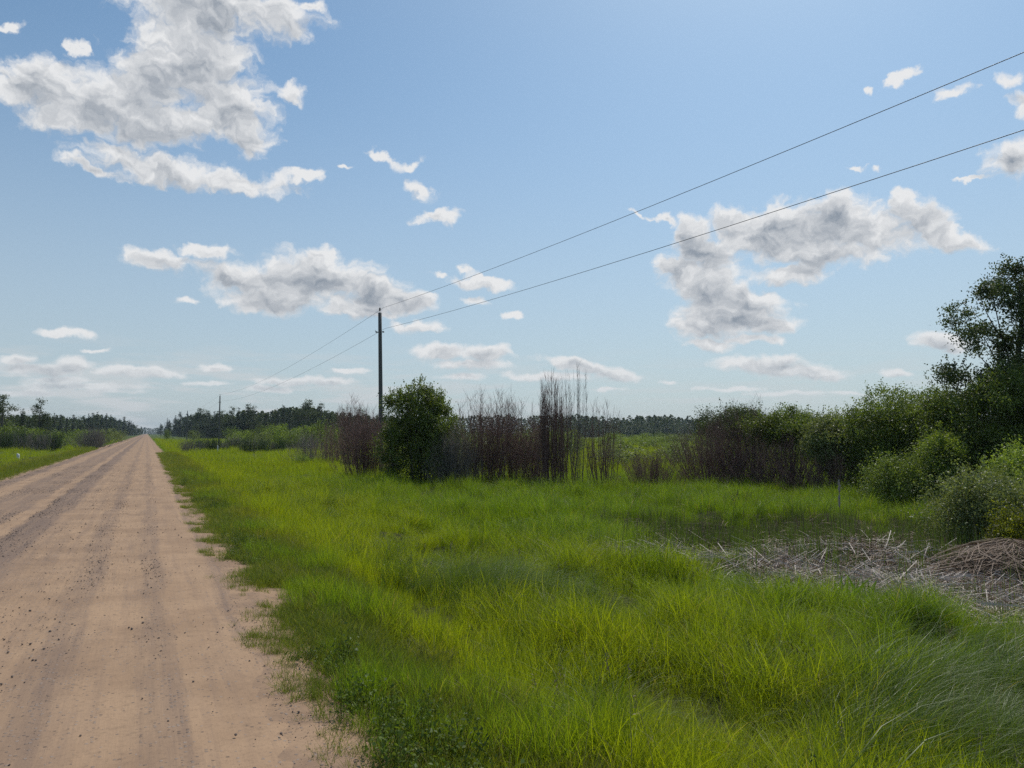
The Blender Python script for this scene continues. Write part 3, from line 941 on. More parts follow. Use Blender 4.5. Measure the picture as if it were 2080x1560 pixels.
R = rg.uniform(1.5, 16, n); D = rg.uniform(8, 21, n)
x = R * RT[0] + D * FW[0]; y = R * RT[1] + D * FW[1]
mm = marsh(x, y)
pale = np.exp(-((D - (11.9 - .35 * (R - 6.5))) / 2.3) ** 2) * np.clip((R - 2.5) / 2.5, .35, 1)
mm = np.maximum(mm, .35 * marsh(x + .9 * RT[0], y + .9 * RT[1]))
k = rg.uniform(size=n) < mm * (.10 + .8 * pale * np.clip(.75 + .6 * smooth_noise(x, y, 63, 1.7), .15, 1))
far_b = (D - 14.2 + .25 * (R - 6) + rg.normal(0, 1.1, n)) > 0
ix = np.where(far_b, rg.integers(5, 8, n), rg.integers(0, 5, n))
scatter('dead_reeds', 'flattened tangle of pale dead reeds lying on the marsh patch', 'dead reeds',
        np.stack([x, y, gz(x, y)], -1)[k], np.stack([np.zeros(n), np.zeros(n), -rad(YAW) + rg.normal(0, .6, n)], -1)[k],
        rg.uniform(.8, 1.25, n)[k], ix[k], colSt)
rd = [tuft(430 + i, 12, .12, .25, .65, .011, .12, K=3, stiff=1.5, mat=M_reedg) for i in range(4)] + [tuft(440 + i, 7, .15, .3, .8, .008, .22, K=3, stiff=1.3, mat=M_strawb) for i in range(3)]
colR = src_collection('green_reeds', rd)
n = 7000
R = rg.uniform(1.5, 16, n); D = rg.uniform(8, 21, n)
x = R * RT[0] + D * FW[0]; y = R * RT[1] + D * FW[1]
mm = marsh(x, y)
cl = smooth_noise(x, y, 61, 1.5)
k = rg.uniform(size=n) < mm * np.clip(.40 + .5 * cl + .10 * (D - 13) - .35 * (D < 11.5), 0.12, 1)
scatter('green_reeds', 'stiff dark green reed blades sprouting through the dead reeds', 'reeds',
        np.stack([x, y, gz(x, y)], -1)[k], np.stack([rg.normal(0, .07, n), rg.normal(0, .07, n), rg.uniform(0, 6.28, n)], -1)[k],
        rg.uniform(.6, 1.25, n)[k], np.where(rg.uniform(size=n) < .6, rg.integers(0, 4, n), rg.integers(4, 7, n))[k], colR)

# ------------------------------------------------------------------ shrubs and trees
def foliage(seed, lobes, n_leaf, leaf, clumps_per, mat, sig=.16, aspect=.5, upb=.3, sprigs=0, name='leaves'):
    """lobes: list of (cx,cy,cz,rx,ry,rz). leaf clumps spread over and inside the lobes; sprigs stick out"""
    r = np.random.default_rng(seed)
    lob = np.array(lobes, dtype=float)
    vol = lob[:, 3] * lob[:, 4] * lob[:, 5]
    pr = vol ** .67; pr /= pr.sum()
    li = r.choice(len(lob), clumps_per, p=pr)
    dirs = norm(r.normal(size=(clumps_per, 3)) + np.array([0, 0, .25]))
    rr = r.uniform(.62, 1.04, clumps_per) ** .7
    cc = lob[li, :3] + dirs * rr[:, None] * lob[li, 3:6]
    cc[:, 2] = np.maximum(cc[:, 2], .12)
    per = max(1, n_leaf // clumps_per)
    sg = sig * r.uniform(.6, 1.4, clumps_per)
    pos = np.repeat(cc, per, 0) + r.normal(size=(clumps_per * per, 3)) * np.repeat(sg, per)[:, None] * np.array([1, 1, .8])
    if sprigs:
        li = r.choice(len(lob), sprigs, p=pr)
        dirs = norm(r.normal(size=(sprigs, 3)) * np.array([1, 1, .5]) + np.array([0, 0, .9]))
        s0 = lob[li, :3] + dirs * lob[li, 3:6] * .95
        ln = r.uniform(.15, .6, sprigs)
        q = 22
        t = r.uniform(0, 1, (sprigs, q))
        d2 = norm(dirs + np.array([0, 0, .8]))
        sp_ = s0[:, None, :] + d2[:, None, :] * (t * ln[:, None])[:, :, None] + r.normal(0, .035, (sprigs, q, 3))
        pos = np.concatenate([pos, sp_.reshape(-1, 3)])
    pos[:, 2] = np.maximum(pos[:, 2], .03)
    V, F = leaves(pos, leaf, leaf * aspect, r, upb)
    return mesh_np(name, V, F, mat), cc

def limbs(seed, targets, n_stems, base_r, r0, mat, K=6, name='stems', trunk=None):
    """stems from the ground, and thinner branches to foliage clumps"""
    r = np.random.default_rng(seed)
    A = Acc()
    t = np.linspace(0, 1, K)
    sel = targets[r.choice(len(targets), min(n_stems, len(targets)), replace=False)]
    ns = len(sel)
    if trunk is None:
        a = np.arctan2(sel[:, 1], sel[:, 0]) + r.normal(0, .4, ns)
        b = np.stack([np.cos(a), np.sin(a), np.zeros(ns)], -1) * (base_r * r.uniform(.2, 1, ns))[:, None]
        b[:, 2] = -.1
        mid = b + (sel - b) * np.array([.35, .35, .6])
    else:
        TP = trunk
        hz_ = np.clip(sel[:, 2] * r.uniform(.35, .8, ns), TP[0, 2], TP[-1, 2])
        b = np.stack([np.interp(hz_, TP[:, 2], TP[:, i]) for i in range(3)], -1)
        mid = b + (sel - b) * np.array([.55, .55, .4])
    Pp = ((1 - t) ** 2)[None, :, None] * b[:, None, :] + (2 * t * (1 - t))[None, :, None] * mid[:, None, :] + (t ** 2)[None, :, None] * sel[:, None, :]
    Pp[:, 1:-1] += r.normal(0, .025, (ns, K - 2, 3))
    Rr_ = r0 * r.uniform(.5, 1.2, ns)[:, None] * (1 - .85 * t)[None, :]
    A.add(*tubes(Pp, Rr_, 5))
    return A, Pp

def make_bush(name, seed, W_, H, n_leaf, leaf, mat, nlobes=11, label=None, sig=.16, sprigs=40, twigm=None, low=.1, aspect=.5, clumps=None, depth=None, skew=0.0, crown_low=None):
    r = np.random.default_rng(seed)
    dep = depth or W_
    lob = []
    for i in range(nlobes):
        a = r.uniform(0, 6.28); q = np.sqrt(r.uniform(0, 1)) * .62
        cx, cy = q * math.cos(a) * W_ / 2, q * math.sin(a) * dep / 2
        top = H * (1 - .36 * q ** 2) * r.uniform(.82, 1.05) * (1 + skew * cx / W_)
        lr = r.uniform(.18, .30)
        rz_ = top * r.uniform(.22, .36)
        if crown_low is not None:
            rz_ = min(rz_, (top - crown_low * H) / 2)
        lob.append((cx, cy, top - rz_, W_ * lr, dep * lr, rz_))
        if crown_low is None:
            lob.append((cx * 1.2, cy * 1.2, top * .32 + low, W_ * lr * .95, dep * lr * .95, top * .28))
    lob.append((0, 0, H - H * .22, W_ * .2, dep * .2, H * .2))
    root = bpy.data.objects.new(name, None); C.objects.link(root)
    fm, cc = foliage(seed + 1, lob, n_leaf, leaf, clumps or max(60, n_leaf // 70), mat, sig, aspect, sprigs=sprigs)
    link('crown', fm, root)
    A, _ = limbs(seed + 2, cc, 26, .25 * W_ * .5, .022 * H / 3, twigm or M_bark)
    link('stems', A.mesh('stems', twigm or M_bark), root)
    return root

def place(root, px, py, D, rz=0.0, sc=1.0, base_py=None, dz=0.0):
    x, y, z = at(px, 880, D)
    root.location = (x, y, float(gz(x, y)) + dz)
    root.rotation_euler = (0, 0, rz)
    root.scale = (sc, sc, sc) if isinstance(sc, (int, float)) else sc
    return root

def dup(root, px, D, rz, sc, label=None, group=None):
    c = root.copy(); C.objects.link(c)
    for ch in root.children:
        q = ch.copy(); C.objects.link(q); q.parent = c
    place(c, px, 0, D, rz, sc)
    if label: c['label'] = label
    if group: c['group'] = group
    elif 'group' in c: del c['group']
    return c

def hgt(py, D, z0=-.65):
    """height of a thing standing at depth D whose top is at row py"""
    return (880 - py) / FPX * D + EYE - z0

# dead shrubs: many thin leafless rods --------------------------------
def dead_shrub(name, seed, W_, H, n_stem, n_twig, mat, fan=1.0, r0=.011, hvar=.3, column=False, up=1.2, tl=.45, depth=None, curve=.5):
    r = np.random.default_rng(seed)
    A = Acc(); K = 7
    t = np.linspace(0, 1, K)
    dep = depth or W_ * .6
    bw = .45 if not column else .5
    b = np.stack([r.normal(0, W_ * bw * .4, n_stem), r.normal(0, dep * bw * .4, n_stem), np.full(n_stem, -.08)], -1)
    hh = H * (1 - hvar * r.uniform(0, 1, n_stem) ** .8)
    tx = b[:, 0] * (1 + fan) + r.normal(0, W_ * .10, n_stem); ty = b[:, 1] * (1 + fan) + r.normal(0, dep * .10, n_stem)
    if column:
        tx = b[:, 0] + r.normal(0, W_ * .12, n_stem); ty = b[:, 1] + r.normal(0, dep * .12, n_stem)
    hh = hh * np.clip(1 - .22 * (np.abs(tx) / (W_ * .5)) ** 2, .45, 1)
    tip = np.stack([tx, ty, hh], -1)
    mid = b + (tip - b) * np.array([curve + .2, curve + .2, .5])
    Pp = ((1 - t) ** 2)[None, :, None] * b[:, None, :] + (2 * t * (1 - t))[None, :, None] * mid[:, None, :] + (t ** 2)[None, :, None] * tip[:, None, :]
    Pp[:, 1:] += np.cumsum(r.normal(0, .034, (n_stem, K - 1, 3)), 1)
    n_twig = int(n_twig * 1.5); r0 = r0 * .82
    A.add(*tubes(Pp, r0 * r.uniform(.5, 1.3, n_stem)[:, None] * (1 - .8 * t)[None, :], 4))
    # twigs
    m = n_twig
    si = r.integers(0, n_stem, m); tt = r.uniform(.18, .97, m)
    f = tt * (K - 1); i0 = np.minimum(f.astype(int), K - 2); fr = (f - i0)[:, None]
    s0 = Pp[si, i0] * (1 - fr) + Pp[si, i0 + 1] * fr
    a = r.uniform(0, 6.28, m)
    d = norm(np.stack([np.cos(a), np.sin(a), r.uniform(.6, 1.6, m) * up], -1))
    L = tl * r.uniform(.3, 1.2, m) * (1.15 - .6 * tt)
    k4 = np.linspace(0, 1, 4)
    Tp = s0[:, None, :] + d[:, None, :] * (L[:, None] * k4)[:, :, None]
    Tp[:, :, 2] += (L[:, None] * .25 * k4 ** 2)
    Tp[:, 1:] += r.normal(0, .01, (m, 3, 3))
    A.add(*tubes(Tp, r0 * .42 * r.uniform(.6, 1.2, m)[:, None] * (1 - .75 * k4)[None, :], 3))
    me = A.mesh('twigs', mat)
    o = link(name, me)
    return o

# --- tall tree on the right -----------------------------------------
def make_tree(name, seed, H, lobes, n_leaf, leaf, mat, trunk_pts, r0, sig=.2, sprigs=80, clumps=240, nl=50, bark=None, lit=None):
    root = bpy.data.objects.new(name, None); C.objects.link(root)
    fm, cc = foliage(seed, lobes, n_leaf, leaf, clumps, mat, sig, .55, sprigs=sprigs)
    link('crown', fm, root)
    TP = np.array(trunk_pts, dtype=float)
    A, _ = limbs(seed + 5, cc, nl, .2, r0 * .33, bark or M_bark, trunk=TP)
    # trunk
    zz = np.linspace(TP[0, 2], TP[-1, 2], 14)
    Pt = np.stack([np.interp(zz, TP[:, 2], TP[:, 0]), np.interp(zz, TP[:, 2], TP[:, 1]), zz], -1)[None]
    B = Acc()
    B.add(*tubes(Pt, (r0 * (1.15 - np.linspace(0, 1, 14) * .95))[None], 9))
    tr = link('trunk', B.mesh('trunk', bark or M_bark, True), root)
    link('limbs', A.mesh('limbs', bark or M_bark), root)
    return root

D = 24
H = hgt(528, D)
f = D / FPX
lobs = []
rr_ = np.random.default_rng(77)
x0 = 2078
for (px, py, rx_, ry_) in [(2045,565,30,32),(2000,610,36,40),(1975,640,32,36),(2060,640,50,55),(1990,700,45,45),(1955,690,24,24),(2060,720,60,55),
                           (1935,765,30,26),(1990,775,45,30),(2110,640,60,70),(2130,730,60,70),(2075,590,40,36),(1905,770,16,14),(2050,790,70,40),(1960,610,18,18),(2150,560,50,50),(2000,830,60,45),(2085,840,80,70)]:
    lobs.append(((px - 2052) * f, rr_.normal(0, .4), hgt(py, D), rx_ * f * .78, rx_ * f * .9, ry_ * f * .82))
tree = make_tree('tall_tree', 500, H, lobs, 48000, .095, M_lf_dark, [(0, 0, -.1), (.1, .1, 2), (-.1, .1, 4), (.15, 0, 6), (.1, 0, H - .9)], .16, sig=.17, clumps=420, sprigs=120)
place(tree, x0, 0, D, -rad(YAW))
tag(tree, 'tall dark broadleaved tree rising above the bushes at the right edge', 'tree')

# --- green shrubs -----------------------------------------------------
def bush(name, seed, px, D, wpx, top, n_leaf, leaf, mat, label, group=None, cat='shrub', **k):
    W_ = wpx * D / FPX
    b = make_bush(name, seed, W_, hgt(top, D), n_leaf, leaf, mat, **k)
    place(b, px, 0, D, -rad(YAW))
    tag(b, label, cat, group)
    return b

bush('willow_shrub', 600, 852, 32, 165, 772, 32300, .101, M_lf_mid, 'dense leafy green willow shrub just right of the nearest power pole', nlobes=14, sprigs=90, sig=.15, aspect=.5)
bush('willow_shrub', 605, 912, 31.4, 80, 836, 9000, .07, M_lf_mid, 'lower leafy shrub leaning against the right side of the dense willow', nlobes=9, sprigs=50)
bush('willow_shrub', 607, 802, 32.4, 60, 838, 7000, .07, M_lf_mid, 'small leafy shrub hiding the foot of the nearest power pole', nlobes=8, sprigs=40)
bush('willow_shrub', 610, 1500, 33.5, 230, 830, 17100, .087, M_lf_dark, 'low dark leaved crown behind the fan of dead rods right of centre', nlobes=10, sprigs=30, crown_low=.6)
bush('willow_shrub', 620, 1600, 31, 190, 826, 28500, .087, M_lf_mid, 'rounded willow shrub with bare dark stems beneath, right of the dead fan', nlobes=12, sprigs=50, crown_low=.5)
bush('willow_shrub', 630, 1700, 28.5, 175, 830, 32300, .083, M_lf_grey, 'grey green willow shrub between the bare stemmed shrub and the taller bushes', nlobes=12, sprigs=50, crown_low=.15)
bush('willow_shrub', 640, 1810, 27, 200, 778, 41800, .087, M_lf_mid, 'tall domed green shrub, leftmost of the high bushes before the tree', nlobes=14, sprigs=80)
bush('willow_shrub', 650, 1925, 25, 190, 780, 41800, .087, M_lf_mid, 'green shrub directly in front of the dark tree crown', nlobes=14, sprigs=60)
bush('willow_shrub', 660, 2060, 22.5, 230, 740, 49400, .087, M_lf_mid, 'tallest bush at the right edge, below the tall tree', nlobes=15, sprigs=60)
bush('willow_shrub', 665, 1905, 22.5, 120, 870, 17100, .081, M_lf_lite, 'bright light green bush standing before the high bushes', nlobes=8, sprigs=40)
bush('willow_shrub', 670, 1835, 22.5, 170, 926, 17000, .068, M_lf_mid, 'low loose willow bush behind the tall grass clump', nlobes=16, sprigs=120, sig=.2)
bush('willow_shrub', 680, 2010, 15.5, 230, 945, 30400, .056, M_lf_grey, 'low grey green willow bush close by at the right edge', nlobes=18, sprigs=160, sig=.15)
bush('willow_shrub', 684, 2085, 17.5, 200, 900, 24700, .060, M_lf_lite, 'waist high bush rising behind the low grey one at the right edge', nlobes=11, sprigs=60, sig=.1)
bush('yellow_shrub', 690, 2075, 13.2, 120, 1020, 13300, .043, M_lf_yel, 'small yellow green bush above the heap of dead reeds', nlobes=8, sprigs=20, sig=.07)
bush('willow_shrub', 700, 615, 52, 50, 925, 3420, .067, M_lf_lite, 'small leafy plant standing in the bright grass left of the dead shrubs', nlobes=6, sprigs=10, cat='plant')

# --- dead leafless shrubs ----------------------------------------------
def dead(px, D, wpx, top, ns, nt, label, seed, mat=None, **k):
    W_ = wpx * D / FPX
    o = dead_shrub('dead_shrub', seed, W_, hgt(top, D), ns, nt, mat or M_twig, **k)
    place(o, px, 0, D, -rad(YAW))
    tag(o, label, 'shrub')
    return o
dead(712, 50, 60, 798, 70, 1500, 'tall airy leafless shrub left of the nearest power pole', 701, r0=.020, fan=.9, tl=.8)
dead(748, 35, 95, 822, 120, 2800, 'broad reddish brown dead shrub in front of the nearest power pole', 702, r0=.014, fan=.8, tl=.7)
dead(628, 56, 70, 862, 60, 900, 'low grey dead shrub leftmost in the row along the bright grass', 703, M_twigg, r0=.018, fan=1.4, tl=.6)
dead(672, 53, 60, 850, 60, 900, 'knee high dead shrub between the low grey one and the tall airy one', 704, r0=.016, fan=1.2, tl=.5)
dead(925, 31, 80, 858, 130, 2400, 'tangled grey twigs at the right foot of the dense willow shrub', 705, M_twigg, r0=.011, fan=1.0, tl=.6)
dead(985, 31.5, 120, 772, 90, 2100, 'tall thin dead willow rods left of centre', 706, r0=.014, fan=.9, tl=.8, hvar=.45)
dead(1035, 32, 110, 792, 95, 2200, 'dead reddish willow rods just left of the dense dark column', 707, r0=.014, fan=.9, tl=.7, hvar=.45)
dead(1122, 30, 74, 750, 95, 3000, 'dense dark purple brown column of dead twigs at the middle of the view', 708, r0=.014, column=True, tl=.5, up=2.5, hvar=.35)
dead(1172, 30.5, 70, 722, 38, 650, 'sparse pale leafless saplings right beside the dense dark column', 709, M_twigg, r0=.012, fan=.9, tl=.6, hvar=.3, up=2.2)
dead(1225, 30, 60, 778, 32, 520, 'row of thin bare saplings ending the middle clump on its right', 710, r0=.015, fan=.8, tl=.6, hvar=.35, up=2.2)
dead(1080, 31, 70, 835, 70, 1300, 'short dead stems filling in behind the dark column', 711, r0=.012, fan=.8, tl=.5)
dead(1320, 29, 90, 905, 110, 1900, 'low dark dead bush alone in the gap between the two shrub rows', 712, r0=.011, fan=1.2, tl=.4)
dead(1440, 31, 150, 842, 200, 2600, 'wide fan of dark dead willow rods leaning outwards', 713, r0=.013, fan=1.7, tl=.5, curve=.25)
dead(1510, 32, 170, 800, 170, 2600, 'tall dead rods sticking up through the dark crown right of the fan', 714, r0=.013, fan=.8, tl=.7)
dead(1590, 29.5, 190, 880, 150, 1900, 'bare dark stems under the rounded willow shrub', 715, r0=.014, fan=.9, tl=.4)
dead(1690, 27.5, 170, 905, 130, 1500, 'bare dark stems under the grey green willow shrub', 716, r0=.013, fan=.9, tl=.4)
dead(1490, 20.5, 90, 1000, 26, 160, 'small clump of broken dry stalks standing in the grass before the fan', 717, r0=.007, fan=1.6, tl=.25)

# --- forest trees -------------------------------------------------------
def forest_tree(seed, kind):
    r = np.random.default_rng(seed)
    lobs = []
    H = 10.0
    if kind == 'pine':
        for i in range(13):
            t = i / 12
            w = 1.7 * (1 - t) ** .85 + .1
            a = r.uniform(0, 6.28)
            lobs.append((math.cos(a) * w * .25, math.sin(a) * w * .25, 1.6 + t * 8.1, w * .8, w * .8, .5))
        mat = M_needle; leaf = .24; sg = .20
    else:
        for i in range(12):
            t = r.uniform(0, 1)
            w = 2.1 * math.sin(math.pi * (.2 + .72 * t)) ** .8
            a = r.uniform(0, 6.28)
            lobs.append((math.cos(a) * w * .55, math.sin(a) * w * .55, 2.2 + t * 6.6, w * r.uniform(.4, .65), w * r.uniform(.4, .65), r.uniform(.8, 1.3)))
        lobs.append((0, 0, 8.9, .8, .8, 1.0))
        mat = M_lf_for; leaf = .26; sg = .27
    return make_tree('forest_tree', seed, H, lobs, 3600, leaf, mat, [(0, 0, -.3), (.1, 0, 5), (0, .1, 9)], .16, sig=sg, sprigs=0, clumps=130, nl=14)
protos = {}
for i in range(3):
    protos[('pine', i)] = forest_tree(800 + i * 10, 'pine')
for i in range(3):
    protos[('leafy', i)] = forest_tree(850 + i * 10, 'leafy')
used = set()
rf = np.random.default_rng(99)
def ftree(px, D, top, kind, label, cat='tree', group=None, wide=1.0):
    v = int(rf.integers(0, 3))
    H = hgt(top, D, -.5) / 10.0
    sc = (H * wide, H * wide, H)
    pr = protos[(kind, v)]
    if (kind, v) not in used:
        used.add((kind, v))
        place(pr, px, 0, D, rf.uniform(0, 6.28), sc); o = pr
    else:
        o = dup(pr, px, D, rf.uniform(0, 6.28), sc)
    tag(o, label, cat, group)
    if group is None and 'group' in o: del o['group']
    return o

# right-hand belt (px, depth, top row)
topR = ([318, 330, 345, 360, 380, 400, 430, 460, 500, 540, 580, 620, 660, 700, 760], [872, 866, 852, 840, 833, 832, 836, 832, 826, 828, 820, 818, 826, 830, 838])
depR = ([318, 330, 345, 400, 450, 500, 600, 700, 760], [1000, 700, 520, 330, 280, 250, 225, 205, 200])
for px in np.concatenate([np.arange(318, 345, 4), np.arange(345, 470, 9), np.arange(470, 800, 12)]):
    D = float(np.interp(px, *depR)) * rf.uniform(.96, 1.04)
    top = float(np.interp(px, *topR)) + rf.choice([rf.uniform(-9, -2), rf.uniform(-2, 8), rf.uniform(4, 14)])
    kind = 'leafy' if rf.uniform() < .5 else 'pine'
    ftree(px + rf.uniform(-3, 3), D, top, kind, 'dark %s tree in the front of the forest belt right of the road' % ('broadleaved' if kind == 'leafy' else 'pointed conifer'),
          group='%s trees of the right forest belt' % kind, wide=rf.uniform(.9, 1.3))
# left-hand belt
topL = ([-60, 0, 40, 60, 110, 160, 200, 230, 262, 280, 292], [830, 840, 836, 838, 838, 842, 836, 842, 850, 862, 870])
depL = ([-60, 60, 130, 200, 240, 262, 280, 292], [140, 180, 250, 330, 420, 520, 700, 950])
for px in np.concatenate([np.arange(-60, 170, 13), np.arange(170, 262, 9), np.arange(262, 293, 4)]):
    D = float(np.interp(px, *depL)) * rf.uniform(.95, 1.05)
    top = float(np.interp(px, *topL)) + rf.uniform(-3, 6)
    kind = 'pine' if 165 < px < 275 or rf.uniform() < .3 else 'leafy'
    ftree(px, D, top, kind, 'dark %s tree in the front of the forest belt left of the road' % ('broadleaved' if kind == 'leafy' else 'pointed conifer'),
          group='%s trees of the left forest belt' % kind, wide=rf.uniform(.9, 1.3))
ftree(80, 150, 809, 'leafy', 'tall sparse tree standing above the left forest belt', wide=1.0)
ftree(2, 120, 800, 'leafy', 'big dark tree at the left edge of the view', wide=1.5)
ftree(45, 160, 828, 'pine', 'slim tree between the big left edge tree and the tall sparse one', wide=.9)

# far woods reading as one mass
def woodland(seed, specs, name, label, mat):
    r = np.random.default_rng(seed)
    A = Acc()
    for (px, D, top) in specs:
        x, y, _ = at(px, 880, D)
        H = hgt(top, D, -.5); z0 = float(gz(x, y))
        w = H * r.uniform(.16, .36)
        n = 240
        t = r.uniform(.0, 1, n) ** 1.15
        a = r.uniform(0, 6.28, n)
        q = w * np.sqrt(r.uniform(.1, 1, n)) * np.sin(np.pi * np.clip(t * .62 + .38, 0, 1)) ** .6
        cen = np.stack([x + q * np.cos(a), y + q * np.sin(a), z0 + t * H], -1)
        ls = H * .085
        A.add(*leaves(cen, ls, ls * .8, r, .2))
    o = link(name, A.mesh(name, mat))
    tag(o, label, 'woods', kind='stuff')
    return o
sp_ = []
r_ = np.random.default_rng(5)
for px in np.arange(1130, 2350, 5.5):
    for j in range(3):
        top = float(np.interp(px, [1130, 1160, 1240, 1300, 1350, 1400, 1440, 2300], [842, 845, 848, 846, 845, 850, 848, 846]))
        sp_.append((px + r_.uniform(-3, 3), 430 + j * 30 + r_.uniform(-14, 14), top + r_.choice([r_.uniform(-5, 0), r_.uniform(0, 8), r_.uniform(5, 12)]) + 2 * j))
for px in np.arange(820, 1130, 6):
    sp_.append((px, 400 + r_.uniform(-10, 10), 845 + r_.uniform(-3, 5)))
for px in np.arange(285, 335, 2.5):
    sp_.append((px, 1500 + r_.uniform(-30, 30), 869 + r_.uniform(-1, 2)))
for px in np.arange(330, 820, 6):      # depth behind the right belt
    D = float(np.interp(px, *depR)) * 1.12
    for j in range(2):
        sp_.append((px + r_.uniform(-3, 3), D * (1 + .06 * j), float(np.interp(px, *topR)) + r_.uniform(6, 16)))
for px in np.arange(-70, 290, 6):
    D = float(np.interp(px, *depL)) * 1.15
    for j in range(2):
        sp_.append((px + r_.uniform(-3, 3), D * (1 + .06 * j), float(np.interp(px, *topL)) + r_.uniform(5, 14)))
woodland(3, sp_, 'distant_forest', 'dark wall of distant forest along the horizon', M_lf_for)

# --- mid-distance bushes -------------------------------------------------
mid_a = make_bush('field_bush', 900, 6.0, 3.4, 2600, .20, M_lf_lite, nlobes=9, sprigs=12, sig=.28, clumps=120)
mid_b = make_bush('field_bush', 910, 5.5, 3.0, 2600, .19, M_lf_mid, nlobes=9, sprigs=12, sig=.28, clumps=120)
mid_c = make_bush('field_bush', 920, 5.0, 2.6, 2400, .18, M_lf_grey, nlobes=8, sprigs=12, sig=.25, clumps=120)
midp = {'a': [mid_a, 3.4, 6.0, False], 'b': [mid_b, 3.0, 5.5, False], 'c': [mid_c, 2.6, 5.0, False]}
def mbush(k, px, D, wpx, top, label, group=None):
    e = midp[k]
    sx = wpx * D / FPX / e[2]; sz = hgt(top, D, -.5) / e[1]
    if not e[3]:
        e[3] = True
        o = place(e[0], px, 0, D, rf.uniform(0, 6.28), (sx, sx, sz))
    else:
        o = dup(e[0], px, D, rf.uniform(0, 6.28), (sx, sx, sz))
    tag(o, label, 'bush', group)
    return o
GR = 'green bushes in front of the right forest belt'
for q in [('a', 575, 120, 70, 856), ('a', 620, 110, 80, 858), ('b', 540, 130, 60, 862), ('a', 500, 130, 60, 868), ('b', 655, 100, 70, 850), ('a', 690, 95, 60, 862), ('c', 530, 115, 60, 875), ('b', 600, 100, 70, 873), ('c', 480, 140, 50, 876), ('b', 470, 170, 40, 866)]:
    mbush(q[0], *q[1:], 'rounded light green bush in front of the right forest belt', GR)
mbush('b', 341, 230, 17, 870, 'small round dark bush beside the road near the vanishing point')
mbush('c', 395, 200, 30, 872, 'low bush between the far power poles', None)
for i, q in enumerate([('b', 130, 120, 90, 872), ('a', 165, 125, 80, 868), ('c', 215, 130, 60, 872), ('b', 20, 105, 90, 858), ('a', 70, 110, 90, 866), ('c', 245, 150, 40, 878), ('b', 105, 112, 60, 878), ('a', -30, 100, 90, 856)]):
    mbush(q[0], *q[1:], 'rounded bush in the scrub left of the road', 'green bushes left of the road')
for i in range(34):
    px = rf.uniform(1225, 1460); D = rf.uniform(42, 190)
    mbush('abac'[i % 4], px, D, rf.uniform(50, 90) * 60 / D + 15, 905 - 27 * min(1, (D - 42) / 90) + rf.uniform(-4, 6), 'yellow green willow bush of the open field in the central gap', 'low willow bushes in the central gap')
for i in range(26):
    px = rf.uniform(790, 1240); D = rf.uniform(42, 120)
    mbush('bacb'[i % 4], px, D, rf.uniform(60, 110) * 60 / D + 15, rf.uniform(866, 890), 'willow bush behind the middle row of dead shrubs', 'willow bushes behind the dead shrubs')
for i in range(14):
    px = 1460 + i * 48; D = rf.uniform(40, 60)
    mbush('bacb'[i % 4], px, D, rf.uniform(90, 130), rf.uniform(850, 872), 'bush seen through the stems of the right shrub row', 'bushes behind the right shrub row')

# --- grey dead scrub at mid distance
scr = dead_shrub('dead_scrub', 950, 4.5, 2.2, 90, 700, M_twigg, fan=1.0, r0=.035, tl=.6)
scr2 = dead_shrub('dead_scrub', 951, 4.5, 2.4, 90, 700, M_reedg, fan=1.0, r0=.035, tl=.6)
first = [True, True]
def scrub(which, px, D, wpx, top, label, group):
    p_ = (scr, scr2)[which]
    o = p_ if first[which] else p_.copy()
    if not first[which]: C.objects.link(o)
    first[which] = False
    sx = wpx * D / FPX / 4.5; sz = hgt(top, D, -.5) / 2.3
    place(o, px, 0, D, rf.uniform(0, 6.28), (sx, sx, sz))
    tag(o, label, 'shrub', group)
for i, px in enumerate(range(385, 625, 17)):
    scrub(i % 2, px + rf.uniform(-4, 4), rf.uniform(85, 105), 46, 884 + rf.uniform(-3, 5), 'low grey brown dead scrub between the bright grass and the green bushes', 'dead scrub right of the road')
for i, px in enumerate(list(range(-20, 130, 17)) + [178, 186, 196]):
    scrub((i + 1) % 2 if i < 9 else 0, px, rf.uniform(88, 98), 44, (874 if i < 9 else 866) + rf.uniform(-3, 4), 'thicket of grey dead reed stems at the edge of the left meadow', 'dead scrub left of the road')

